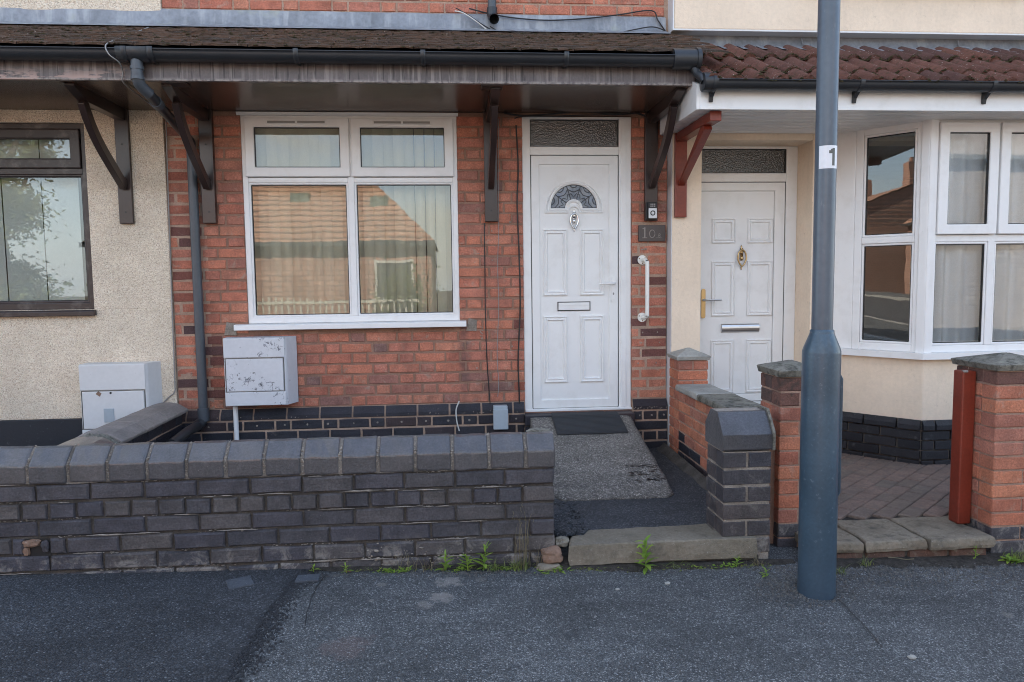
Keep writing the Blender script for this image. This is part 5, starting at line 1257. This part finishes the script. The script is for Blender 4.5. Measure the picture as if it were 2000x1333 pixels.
pier('brick_pier', 'red brick pier with clean pale cap against the house by the white doors', 1.662, 1.888, -.325, -.102, .10, .842, .0742, 'pier_brick', cap=(.085, .030, .016, 'cap_clean', 2), group=PG)
pier('brick_pier', 'red brick pier with mossy cap standing behind the lamp post', 1.742, 1.968, -1.855, -1.60, -.045, .915, .0800, 'pier_brick', low=(0, 1), cap=(.078, .038, .018, 'cap_concrete', 7), first=1, top=2, group=PG)
pier('brick_pier', 'red brick pier with mossy cap at the right edge beside the red post', 2.854, 3.19, -2.0, -1.68, -.05, .941, .0762, 'pier_brick', low=(0, 1), cap=(.080, .034, .022, 'cap_concrete', 12), top=1, group=PG)
bp_ = pier('gate_pier', 'dark blue brick gate pier with large bevelled black cap at the step slab', 1.372, 1.624, -2.022, -1.77, .112, .562, .090, 'pier_blue_brick', mort='pale_mortar', first=1, jt=.013)
bp_['category'] = 'gate pier'; bp_['label'] = 'dark blue brick gate pier with large slanted black cap at the step slab'
mb = MB(); cp_ = [(-2.026, .566), (-1.762, .566), (-1.762, .672), (-1.842, .757), (-1.942, .757), (-2.026, .648)]
mb.px(cp_, 1.366, 1.626); mb.build('pier_cap', MAT['coping_brick'], bp_, .010, 3)
MB().px([(p[0]*1.0 - (.008 if p[0] < -1.9 else -.008), p[1] + (.010 if p[1] > .6 else -.0)) for p in cp_], 1.6265, 1.640).build('cap_mortar', MAT['cap_concrete'], bp_, .003)
for k, (a, b) in enumerate(((1.372, 1.49), (1.50, 1.628))):
    lay(bp_, 'riser_brick' if k else 'blue_plinth_brick', '-y', a, -1.99, .03, b - a, .075, .1)
# red divider wall with flat concrete coping
pw = thing('party_wall', 'low red brick party wall with concrete coping between the two white doors', 'wall', (1.73, -1, 0))
WX0, WX1 = 1.662, 1.875
MB().box(WX0 + .006, WX1 - .006, -1.80, -.33, -.1, .622).build('core', MAT['red_mortar'], pw)
for r_ in range(9):
    z = .622 - .0745*(r_ + 1) + .005
    for a, b in clip(pattern('S', .33, 1.80, r_, .03, .215), [(.332, 1.80)]):
        blue = r_ >= 7 or (r_ == 6 and a < 1.05) or (r_ == 5 and a < .72) or (r_ == 4 and a < .34)
        lay(pw, 'blue_plinth_brick' if blue else 'pier_brick', '-x', -a, WX0, z, b - a, .065, .05)
    for a, b in clip(pattern('S', -1.6, -.33, r_, .03, .215), [(-1.6, -.332)]): lay(pw, 'pier_brick', '+x', a, WX1, z, b - a, .065, .05)
for i, (a, b) in enumerate(((-.328, -.80), (-.806, -1.28), (-1.286, -1.60))):
    rough_slab('coping_slab', [(WX0 - .022, b), (WX1 + .022, b), (WX1 + .022, a), (WX0 - .022, a)], .624, .668, 'cap_clean' if i == 0 else 'cap_concrete', pw, 30 + i, .003)
# wet fillet along the foot of that wall
MB().prism([(1.53, .085), (1.63, .085), (1.63, .165)], lambda p, t: (p[0] + .0, t, p[1] + .02*(t+1)), -1.75, -.1).build('fillet', MAT['dark_mortar'], fp, .01)

# ------------------------------------------------------------------ right forecourt: step, pavers, gate post
stp = thing('entrance_step', 'stone flag step on brick risers at the right forecourt entrance', 'step', (2.3, -2, 0))
fx = [1.83, 2.12, 2.46, 2.83]
for i in range(3):
    rough_slab('flagstone', [(fx[i] + .004, -2.06 - .006*i), (fx[i+1] - .004, -2.055 - .004*i), (fx[i+1] - .004, -1.70), (fx[i] + .004, -1.70)], .016, .072, 'flag_stone', stp, 40 + i, .011, .02)
MB().box(1.86, 2.79, -2.03, -1.74, -.15, .018).build('bed', MAT['dark_mortar'], stp)
for a, b in clip(pattern('S', 1.86, 2.80, 0, 2.13 - .225, .215, jn=.016), [(1.86, 2.80)]): lay(stp, 'riser_brick', '-y', a, -2.042, -.068, b - a, .078, .09, ch=.007, jit=.004)
yard = MB().box(1.80, 8, -1.74, -.1, -.1, .060).build('forecourt', MAT['soil'], kind='structure')
th = R(41); pv = 0
ca, sa = math.cos(th), math.sin(th)
for i in range(-14, 26):
    for j in range(-30, 34):
        L_, W_ = .208, .104; u0 = i*L_ + (j % 2)*L_/2 + .03; v0 = j*W_
        cx_, cy_ = 2.5 + (u0 + L_/2)*ca - (v0 + W_/2)*sa, -1.0 + (u0 + L_/2)*sa + (v0 + W_/2)*ca
        if not (1.72 < cx_ < 4.3 and -1.66 < cy_ < -.08) : continue
        if cy_ > BC.y + .09 and cx_ > BS.x + (BC.x - BS.x)*(-.1 - cy_)/(-.1 - BC.y) + .10: continue
        if cx_ < 1.93 and cy_ < -1.55: continue
        if cx_ < 1.90: continue
        key = ('paver', random.randint(0, 3))
        if key not in BM:
            rr = random.Random(str(key)); h2, k2 = L_/2 - .0022, W_/2 - .0022
            o_ = [(-h2, -k2), (0, -k2), (h2, -k2), (h2, k2), (0, k2), (-h2, k2)]
            vs = [(p[0], p[1], -.03) for p in o_] + [(p[0] + rr.uniform(-.001, .001), p[1] + rr.uniform(-.001, .001), -.005) for p in o_] + [(p[0]*(1 - .005/h2), p[1]*(1 - .005/k2), rr.uniform(-.001, .001)) for p in o_]
            me = bpy.data.meshes.new('paver'); me.from_pydata(vs, [], [tuple(range(12, 18))] + [(6+k, 6+(k+1) % 6, 12+(k+1) % 6, 12+k) for k in range(6)] + [(k, (k+1) % 6, 6+(k+1) % 6, 6+k) for k in range(6)]); me.materials.append(MAT['paver']); me.update(); BM[key] = me
        link('paver', BM[key], (cx_, cy_, .076 + .004*mnoise.noise((cx_*2, cy_*2, 1)) + random.uniform(-.001, .001)), yard, (random.uniform(-.008, .008), random.uniform(-.008, .008), th)); pv += 1
gp = thing('gate_post', 'red stained square timber gate post beside the right brick pier', 'gate post', (2.66, -1.95, .08))
MB().box(2.772, 2.850, -1.850, -1.770, .070, .925).build('post', MAT['red_timber'], gp, .008)
MB().box(2.776, 2.80, -1.853, -1.835, .918, .929).build('chip', MAT['cap_clean'], gp, .002)
MB().box(3.3, 8, -1.95, -1.72, -.2, .62).build('forecourt_wall', MAT['pier_brick'], kind='structure')

# ------------------------------------------------------------------ lamp post
lp = thing('lamp_post', 'blue grey steel lamp post with wide base and white number 1 sticker', 'lamp post', (1.685, -2.4, -.03))
lx, ly = 1.683, -2.40
MB().lathe([(.084, -.25), (.084, 1.10), (.083, 1.112), (.0795, 1.122), (.0795, 1.124), (.054, 1.188), (.0525, 1.194), (.0525, 1.204), (.047, 1.209)], (lx, ly, 0), 40).build('base', MAT['post_paint'], lp)
MB().lathe([(.0462, 1.20), (.0462, 5.2), (.036, 5.25), (.036, 6.2)], (lx, ly, 0), 32).build('shaft', MAT['post_shaft'], lp)
def wrap(r, a0, a1, z0, z1, n=14):
    """patch on the post between two angles (0 = facing the street, positive to the right)"""
    vs = []
    for i in range(n + 1):
        a = a0 + (a1 - a0)*i/n
        for z in (z0, z1): vs.append((lx + r*math.sin(a), ly - r*math.cos(a), z))
    return vs, [(2*i, 2*i+2, 2*i+3, 2*i+1) for i in range(n)]
sk = MB(); sk.add(*wrap(.0466, R(-64), R(62), 1.925, 2.025), True); sk = sk.build('sticker', MAT['sticker_white'], lp)
n1 = MB(); n1.add(*wrap(.0469, R(7), R(24), 1.937, 2.013), True); n1.add(*wrap(.0469, R(-11), R(7), 1.990, 2.003), True); n1.add(*wrap(.0469, R(-2), R(8), 2.000, 2.009), True); n1.build('number', MAT['sticker_print'], sk)
a0, a1 = R(58), R(150); mb = MB()
pr_ = []; nd = 10
for i in range(nd + 1):
    a = a0 + (a1 - a0)*i/nd
    for r_, z in ((.084, .44), (.094, .46), (.094, .985), (.084, 1.005)): pr_.append((lx + r_*math.sin(a), ly - r_*math.cos(a), z))
mb.add(pr_, [(4*i+k, 4*i+4+k, 4*i+5+k, 4*i+1+k) for i in range(nd) for k in range(3)] + [(0, 1, 2, 3), (4*nd+3, 4*nd+2, 4*nd+1, 4*nd)])
mb.build('service_door', MAT['post_paint'], lp, .003)
MB().tube([(lx, ly, 6.15), (lx, ly - .2, 6.3), (lx, ly - .7, 6.35)], .03, 10).build('bracket_arm', MAT['post_shaft'], lp)
MB().box(lx - .1, lx + .1, ly - 1.2, ly - .65, 6.28, 6.42).build('lantern', MAT['grey_pvc'], lp, .03)

# ------------------------------------------------------------------ small things on the pavement
def flat_piece(name, label, px, py, w_, h_, rot, mat, cat):
    q = at(px, py, Z=.03); z = gz(q.x, q.y); mb = MB(); c_, s_ = math.cos(rot), math.sin(rot)
    pts = [(-w_/2, -h_/2), (w_/2*.9, -h_/2*1.05), (w_/2, h_/2*.9), (-w_/2*.85, h_/2)]
    pts = [(q.x + a*c_ - b*s_, q.y + a*s_ + b*c_) for a, b in pts]
    n_ = 4; mb.add([(p[0], p[1], gz(p[0], p[1]) + .003) for p in pts] + [(p[0], p[1], gz(p[0], p[1]) + .014) for p in pts], [(0,3,2,1),(4,5,6,7),(0,1,5,4),(1,2,6,5),(2,3,7,6),(3,0,4,7)])
    return tag(mb.build(name, MAT[mat], None, .002), label, cat)
flat_piece('slate_piece', 'pale grey slate piece lying flat by the wall foot near the tarmac seam', 601, 1132, .115, .075, .12, 'slate', 'slate')
flat_piece('slate_piece', 'dark slate piece half sunk in the fresh tarmac patch', 468, 1143, .12, .11, .5, 'slate', 'slate')
q = at(680, 1121, Z=.02); tag(MB().tube([(q.x - .016, q.y, gz(q.x, q.y) + .009), (q.x + .016, q.y + .003, gz(q.x, q.y) + .009)], .0048, 8).build('cigarette_end', MAT['rubble']), 'tan cigarette end on the pavement by the wall', 'cigarette end')
for i, (px, py, s_, l) in enumerate(((1304, 1140, .012, 'pale pebble on the pavement right of the tall weed'), (1206, 1153, .009, 'small white pebble on the pavement below the step slab'), (1782, 1269, .014, 'white pebble on the open pavement right of the lamp post'))):
    q = at(px, py, Z=-.01); rock('pebble', l, (q.x, q.y, gz(q.x, q.y) + s_*.3), s_, 'cap_clean', 60 + i, (1.2, .9, .5))['category'] = 'pebble'
wire('twig', 'pale dry stem lying on grit below the right stone step', [at(a, b, Y=-2.12) for a, b in ((1735, 1089), (1750, 1090), (1768, 1093), (1785, 1092))], .0025, 'dry_stem', 'twig')
def dirt(x0, x1, y0, base, seed):
    vs, fs = [], []; NX = int((x1 - x0)/.03)
    for i in range(NX + 1):
        x = x0 + (x1 - x0)*i/NX; d = base*(.6 + .4*math.sin(math.pi*i/NX)) + base*.5*mnoise.noise((x*3, 1, seed)) + base*.45*mnoise.noise((x*14, 2, seed)); d = max(.012, d)
        for k in range(7): y = y0 - d*k/6; vs.append((x, y, gz(x, y) + .007*(1 - (k/6)**2) + .004 + .004*mnoise.noise((x*22, y*22, 0))))
    for i in range(NX):
        for k in range(6): a = i*7 + k; fs.append((a + 7, a, a + 1, a + 8))
    MB().add(vs, fs, True).build('dirt_strip', MAT['soil'], pave)
dirt(1.76, 4.0, -2.02, .15, 5); dirt(.50, 1.74, -2.03, .075, 8); dirt(-.72, .55, -1.99, .055, 11)
# ------------------------------------------------------------------ weeds
def leaf_mesh(seed, w_=.36, fold=.25, curl=.5):
    rr = random.Random(seed); vs = []; n_ = 6
    for i in range(n_ + 1):
        t = i/n_; wd = w_*.5*math.sin(math.pi*min(1, t*.93 + .05))**.8*(1 - .25*t); y = t; z = -curl*t*t*.5
        vs += [(-wd, y, z + wd*fold), (0, y, z), (wd, y, z + wd*fold)]
    fs = [(3*i+k, 3*i+k+1, 3*i+k+4, 3*i+k+3) for i in range(n_) for k in range(2)]
    me = bpy.data.meshes.new('leaf'); me.from_pydata(vs, [], fs); me.polygons.foreach_set('use_smooth', [True]*len(fs)); me.materials.append(MAT['weed_green']); me.update(); return me
LM = [leaf_mesh(i, random.uniform(.28, .42), .25, random.uniform(.2, .9)) for i in range(4)]
def weed(label, px, py, h, nl, ls, spread=.5, Y=-2.05, stem=True, group='weeds along the wall foot'):
    h *= 1.15; ls *= 1.55; nl = int(nl*1.3)
    q = at(px, py, Y=Y); z0 = gz(q.x, Y); t = thing('weed', label, 'weed', (q.x, Y, z0), group)
    lean = Vector((random.uniform(-.15, .15), random.uniform(-.3, -.05), 1))
    if stem: MB().tube([(q.x, Y, z0 - .01), Vector((q.x, Y, z0)) + lean*h*.5, Vector((q.x, Y, z0)) + lean*h + Vector((0, 0, 0))], [.003, .0025, .0015], 5).build('stem', MAT['weed_green'], t)
    for i in range(nl):
        f_ = (i + .5)/nl if stem else random.random()*.35; p = Vector((q.x, Y, z0)) + lean*h*f_
        if not stem: p += Vector((random.gauss(0, .02*spread*2), random.gauss(0, .012), 0))
        a = i*2.4 + random.uniform(-.5, .5); tilt = random.uniform(.2, .9)*(.4 + f_); s_ = ls*random.uniform(.7, 1.15)*(1.1 - .45*f_)
        o = link('leaf', random.choice(LM), p, t, (tilt, 0, a)); o.scale = (s_, s_, s_)
    return t
def tuft(label, px, py, h, n_, rad, mat='grass_green', Y=-2.06, cat='grass tuft', seed=False, group='grass tufts along the wall foot'):
    q = at(px, py, Y=Y); z0 = gz(q.x, Y); mb = MB()
    for i in range(n_):
        b = Vector((q.x + random.gauss(0, rad*.35), Y + random.gauss(0, rad*.2), z0 - .003)); a = random.uniform(0, 6.28); l_ = h*random.uniform(.5, 1.1); o_ = rad*random.uniform(.3, 1.1)
        c_ = bez(b, b + Vector((0, 0, l_*.5)), b + Vector((math.cos(a)*o_*.5, math.sin(a)*o_*.4, l_*.85)), b + Vector((math.cos(a)*o_*1.2, math.sin(a)*o_*.7, l_*random.uniform(.6, 1))), 5)
        sd = Vector((-math.sin(a), math.cos(a), 0))*.0022; vs = []
        for k, p in enumerate(c_): w__ = 1 - k/5.5; vs += [p - sd*w__, p + sd*w__]
        mb.add(vs, [(2*k, 2*k+1, 2*k+3, 2*k+2) for k in range(5)], True)
        if seed and i % 2 == 0:
            for k in range(6): p = c_[-1] + Vector((random.gauss(0, .006), random.gauss(0, .004), -k*.008)); mb.tube([p, p + Vector((random.gauss(0, .003), 0, .007))], .0012, 4)
    o = mb.build('grass_tuft', MAT[mat]); return tag(o, label, cat, group)
weed('upright bright weed with pointed leaves against the wall, third from the stone', 869, 1116, .075, 12, .036)
weed('tall pointed weed with a top shoot on the wall foot', 944, 1118, .115, 15, .036)
weed('bushy weed beside the tall pointed one at the wall foot', 914, 1120, .07, 14, .034)
weed('tiny weed beside the cigarette end at the wall foot', 677, 1112, .035, 7, .024)
weed('small weed near the pale slate piece', 612, 1118, .03, 6, .022, Y=-2.03)
weed('low clover like clump left of the long dry stem', 758, 1124, .025, 34, .017, stem=False, spread=.8)
weed('yellow green clump next to the low clover like clump', 786, 1118, .035, 16, .020, stem=False)
weed('spreading low leaves between bushy weed and tuft', 896, 1122, .025, 22, .018, stem=False)
weed('sprawling green clump under the brown broken stone', 1082, 1127, .025, 44, .020, stem=False, spread=1.1, Y=-2.09)
weed('tall leggy weed standing in front of the step slab', 1262, 1122, .135, 20, .046, Y=-2.10)
weed('low weed right of the leggy one under the step slab', 1370, 1115, .03, 16, .020, stem=False, spread=.9, Y=-2.09)
weed('small bright weed near the blue gate pier', 1438, 1106, .045, 10, .026, Y=-2.09)
weed('little weed in the dark tarmac beside the lamp post', 1497, 1135, .035, 8, .022, Y=-2.22)
weed('bushy weed at the right edge below the brick pier', 1975, 1103, .06, 34, .030, stem=False, Y=-2.12)
weed('weed sprig growing against the right brick riser', 1905, 1078, .07, 8, .02, Y=-2.075)
tuft('tall dry seeding grass against the wall near the brown stone', 1020, 1120, .33, 16, .07, 'dry_stem', seed=True, Y=-2.035)
tuft('green grass tuft at the foot of the dry seeding grass', 1015, 1122, .07, 50, .06)
tuft('thin straggly grass between two weeds at the wall', 840, 1120, .10, 14, .10, 'dry_stem')
tuft('short grass by the bushy weed at the wall foot', 965, 1120, .06, 26, .06)
tuft('short grass tuft in front of the right stone step', 1690, 1106, .06, 26, .045, Y=-2.12)
tuft('sparse grass at the right side of the lamp post base', 1640, 1122, .045, 22, .06, Y=-2.2)
tuft('dead brown stems leaning on the wall between the low clump and tall weed', 800, 1112, .10, 12, .10, 'dry_stem', Y=-2.03)
tuft('dead stems beside the brown broken stone', 1050, 1112, .12, 12, .06, 'dry_stem', Y=-2.04)
weed('low clump of tiny leaves at the wall foot left of the seeding grass', 985, 1123, .02, 30, .016, stem=False, spread=.9)
weed('clump of small leaves at the foot of the blue gate pier', 1410, 1108, .025, 24, .016, stem=False, spread=.9, Y=-2.09)
tuft('fine grass under the step slab', 1320, 1118, .035, 30, .10, Y=-2.08)
tuft('wiry grass beside the small bright weed and pier', 1475, 1100, .06, 26, .05, 'dry_stem', Y=-2.08)
tuft('grass growing with the bushy weed at the right edge', 1985, 1105, .075, 40, .06, Y=-2.11)
mb = MB()
for i in range(500):
    x = random.uniform(-.55, 1.6); y = (-2.012 if x < .55 else -2.07) - abs(random.gauss(.006, .022)); z = gz(x, y)
    s_ = random.uniform(.004, .012); a = random.random()*6.28
    mb.add([(x - s_*math.cos(a), y - s_*math.sin(a)*.6, z + .003), (x, y, z + s_*1.1), (x + s_*math.cos(a), y + s_*math.sin(a)*.6, z + .003)], [(0, 1, 2)])
o = mb.build('moss', MAT['grass_green'], kind='stuff'); o['label'] = 'thin moss and seedlings along the wall foot'

# ------------------------------------------------------------------ blinds and curtains
def blind(name, label, x0, x1, z0, z1, y, step, mat, rot):
    t = thing(name, label, 'blind', ((x0+x1)/2, y, z0), 'vertical blinds in the windows')
    MB().box(x0, x1, y - .02, y + .02, z1, z1 + .03).build('headrail', MAT['white_upvc'], t)
    x = x0; w_ = step*(1.42 if rot > .3 else .95)
    while x < x1:
        a = rot + random.uniform(-.10, .10); c_, s_ = math.cos(a), math.sin(a); vs = []
        for k in range(5):
            u_ = (k/4 - .5)*w_; bow = .008*(1 - (2*(k/4) - 1)**2)
            for z in (z0 + random.uniform(0, .002), z1): vs.append((x + u_*c_ - bow*s_, y + u_*s_ + bow*c_ - .0, z))
        MB().add(vs, [(2*k, 2*k+2, 2*k+3, 2*k+1) for k in range(4)], True).build('vane', MAT[mat], t); x += step
    return t
blind('vertical_blind', 'cream vertical blind behind the white double window', -1.47, .05, 1.19, 2.63, .165, .078, 'blind_cream', .85)
blind('vertical_blind', 'grey green vertical blind behind the brown framed window', -3.95, -2.60, 1.30, 2.58, .165, .272, 'blind_grey', .03)
def curtain(name, label, x0, x1, z0, z1, y, lam, amp, gather=0):
    mb = MB(); n_ = int((x1 - x0)/.012); vs = []; rows__ = 14
    for j in range(rows__ + 1):
        v_ = j/rows__; z = z0 + (z1 - z0)*v_; pull = gather*max(0, 1 - v_*1.6)
        for i in range(n_ + 1):
            x = x0 + (x1 - x0)*(i/n_)*(1 - pull) + pull*.1; vs.append((x, y + amp*math.sin(x*6.283/lam + .8*math.sin(x*9)) + .3*amp*math.sin(x*31), z))
    mb.add(vs, [(j*(n_+1)+i, j*(n_+1)+i+1, (j+1)*(n_+1)+i+1, (j+1)*(n_+1)+i) for j in range(rows__) for i in range(n_)], True)
    return tag(mb.build(name, MAT['net_white']), label, 'curtain', 'net curtains in the bay window')
curtain('net_curtain', 'white net curtain behind the front left pane of the bay window', 3.36, 3.93, .93, 2.48, BC.y + .12, .15, .030)
curtain('net_curtain', 'white net curtain behind the right front pane of the bay window', 3.97, 4.9, .93, 2.48, BC.y + .12, .17, .024, .25)

# ------------------------------------------------------------------ across the street (seen only in the window reflections)
def tiles_mat(name, a, b, sc=(1, 1, 1)):
    g = G(name, .9, .2)
    c = vary(g, g.ramp(g.noise(5, 5), (.3, a), (.7, b)), .2, 1.5, 25); w_ = g.n('ShaderNodeTexWave', wave_type='BANDS', bands_direction='Z', wave_profile='SAW'); g.put(w_.inputs[0], g.pos); w_.inputs['Scale'].default_value = 1.6; w_.inputs['Distortion'].default_value = .25; w_.inputs['Detail'].default_value = 3; w_.inputs['Detail Scale'].default_value = 4
    c = g.mix(g.ramp(w_.outputs[1], (.0, 1), (.45, 0)), c, (.06, .035, .028)); MAT[name] = g.done(c, g.bump(w_.outputs[1], .5, .03))
tiles_mat('far_tile', (.30, .165, .115), (.40, .225, .155))
def brickwork(name, a, b, m):
    g = G(name, .9, .2); t = g.n('ShaderNodeTexBrick'); g.put(t.inputs['Vector'], g.n('ShaderNodeTexCoord').outputs['Object'])
    mp_ = g.n('ShaderNodeMapping'); mp_.inputs['Rotation'].default_value = (R(90), 0, 0); g.put(mp_.inputs[0], g.pos); g.put(t.inputs['Vector'], mp_.outputs[0])
    g.put(t.inputs['Color1'], a); g.put(t.inputs['Color2'], b); g.put(t.inputs['Mortar'], m); t.inputs['Scale'].default_value = 1; t.inputs['Brick Width'].default_value = .45; t.inputs['Row Height'].default_value = .15; t.inputs['Mortar Size'].default_value = .018
    MAT[name] = g.done(vary(g, t.outputs[0], .15, 2, 30))
brickwork('far_brick_dark', (.12, .105, .095), (.15, .13, .115), (.09, .08, .075)); plain('far_slate', (.12, .11, .11), .8, amt=.3); brickwork('far_brick', (.34, .185, .135), (.42, .245, .18), (.19, .13, .11)); plain('far_white', (.52, .50, .46), .6); plain('fence_wood', (.42, .40, .33), .8, amt=.3); plain('far_dark', (.05, .055, .06), .25); plain('far_green_board', (.09, .12, .10), .5)
def far_house(label, x0, x1, y0, y1, ze, zr, wins, hip=0, chim=(), wl='far_brick', roof='far_tile'):
    t = thing('far_house', label, 'house', ((x0+x1)/2, (y0+y1)/2, 0), 'houses across the street'); my = (y0+y1)/2
    MB().box(x0, x1, y0, y1, -.3, ze).build('wall', MAT[wl], t)
    if not hip:
        MB().px([(y0, ze), (y1, ze), (my, zr - .1)], x0 + .01, x1 - .01).build('gable', MAT[wl], t)
    mb = MB(); a, b, o = x0 - .15, x1 + .15, .3
    mb.add([(a, y1 + o, ze - .1), (b, y1 + o, ze - .1), (b - hip, my, zr), (a + hip, my, zr), (a, y0 - o, ze - .1), (b, y0 - o, ze - .1)], [(0, 1, 2, 3), (5, 4, 3, 2), (4, 0, 3), (1, 5, 2)] if hip else [(0, 1, 2, 3), (5, 4, 3, 2)])
    rf = mb.build('roof', MAT[roof], t)
    MB().box(a, b, y1 + .22, y1 + .36, ze - .22, ze - .08).build('gutter', MAT['far_dark'], t)
    for cxh, wd, h_ in chim:
        c_ = MB().box(cxh - wd/2, cxh + wd/2, my - .35, my + .35, zr - .8, zr + h_).build('chimney', MAT['far_brick'], rf)
        MB().lathe([(.12, 0), (.10, .4)], (cxh, my, zr + h_), 10).build('chimney_pot', MAT['far_tile'], rf)
    for wx, wz, ww, wh in wins:
        f_ = MB().ring(wx, wx + ww, wz, wz + wh, .07, y1 - .02, y1 + .04).build('window', MAT['far_white'], t)
        MB().box(wx + .07, wx + ww - .07, y1 - .01, y1 + .01, wz + .07, wz + wh - .07).build('pane', MAT['far_dark'], f_); MB().box(wx - .06, wx + ww + .06, y1 - .02, y1 + .09, wz - .09, wz).build('sill', MAT['far_white'], f_)
    return t, rf
t, rf = far_house('low brick house with big tiled roof across the street, reflected in the white window', -10.5, -.6, -25, -17.2, 2.75, 5.0, [(-9.6, .9, 1.6, 1.2), (-2.3, .9, 1.2, 1.2)], hip=2.2, chim=())
for wx, wz in ((-5.2, 3.9), (-2.6, 3.75)):
    k = (wz + .3 - 2.65)/(5.0 - 2.65); y = -16.9 - k*4.2 + .12
    MB().box(wx, wx + .6, y - .6, y + .1, wz, wz + .5).build('skylight', MAT['far_green_board'], rf)
far_house('brick terrace with chimneys right of the low house across the street', 1.5, 22, -26, -18.5, 5.3, 8.2, [(3 + 3.2*i, z, 1.3, 1.4) for i in range(3) for z in (.9, 3.3)], chim=((6, .8, 1.1), (13, .8, 1.1)), wl='far_brick_dark', roof='far_slate')
far_house('brick terrace with chimneys left of the low house across the street', -44, -22, -27, -19.5, 5.0, 7.8, [(-43 + 3.2*i, z, 1.3, 1.4) for i in range(5) for z in (.9, 3.2)], chim=((-27, .9, 1.4), (-36, .9, 1.4)))
far_house('tall brick end house with stepped chimney far along the street', -62, -47, -29, -13.5, 5.0, 8.0, [(-60, 1, 1.3, 1.4), (-55, 1, 1.3, 1.4)], chim=((-47.8, 1.1, 1.5), (-57, 1.1, 1.3)))
fnc = thing('picket_fence', 'white picket fence in front of the low house across the street', 'fence', (-5, -15.8, 0))
for i in range(46):
    x = -9 + .175*i; MB().py([(x, .0), (x + .05, 0), (x + .05, .9 + .12*math.sin(x*.9)), (x + .025, .96 + .12*math.sin(x*.9)), (x, .9 + .12*math.sin(x*.9))], -15.82, -15.80).build('picket', MAT['fence_wood'], fnc)
for z in (.35, .85): MB().box(-9.05, -.9, -15.80, -15.76, z, z + .07).build('rail', MAT['fence_wood'], fnc)
def tree(label, x, y, h, rad, n_, name='tree'):
    t = thing(name, label, 'tree', (x, y, 0), 'trees across the street'); rr = random.Random(label); mb = MB()
    mb.tube([(x, y, -.2), (x + .1, y, h*.3), (x, y + .1, h*.6)], [.28, .2, .1], 10)
    for k in range(7): a = k*.9; mb.tube([(x, y, h*.3 + k*.1*h*.3), (x + math.cos(a)*rad*.6, y + math.sin(a)*rad*.6, h*.55 + rr.random()*h*.3)], [.09, .03], 6)
    mb.build('trunk', MAT['bark'], t); mb = MB(); cl = []
    for k in range(40):
        d = Vector((rr.gauss(0, 1), rr.gauss(0, 1), rr.gauss(0, .9))).normalized()*rr.random()**.4; cl.append((Vector((x + d.x*rad, y + d.y*rad, h*.55 + d.z*h*.46)), rr.uniform(.35, .85)))
    for i in range(n_):
        c_, r_ = rr.choice(cl); p = c_ + Vector((rr.gauss(0, r_*.5), rr.gauss(0, r_*.5), rr.gauss(0, r_*.45))); s_ = rr.uniform(.04, .085)
        u_ = Vector((rr.gauss(0, 1), rr.gauss(0, 1), rr.gauss(0, .6))).normalized(); v_ = u_.cross(Vector((rr.gauss(0, 1), rr.gauss(0, 1), rr.gauss(0, 1)))).normalized()
        mb.add([p - u_*s_, p + v_*s_*.45, p + u_*s_, p - v_*s_*.45], [(0, 1, 2, 3)])
    mb.build('crown', MAT['tree_leaf'], t)
tree('broad leafy tree across the street, reflected in the brown framed window', -10.9, -13.2, 7.4, 1.75, 30000)
tree('small garden shrub tree behind the picket fence', -1.4, -16.4, 1.7, .6, 2200)
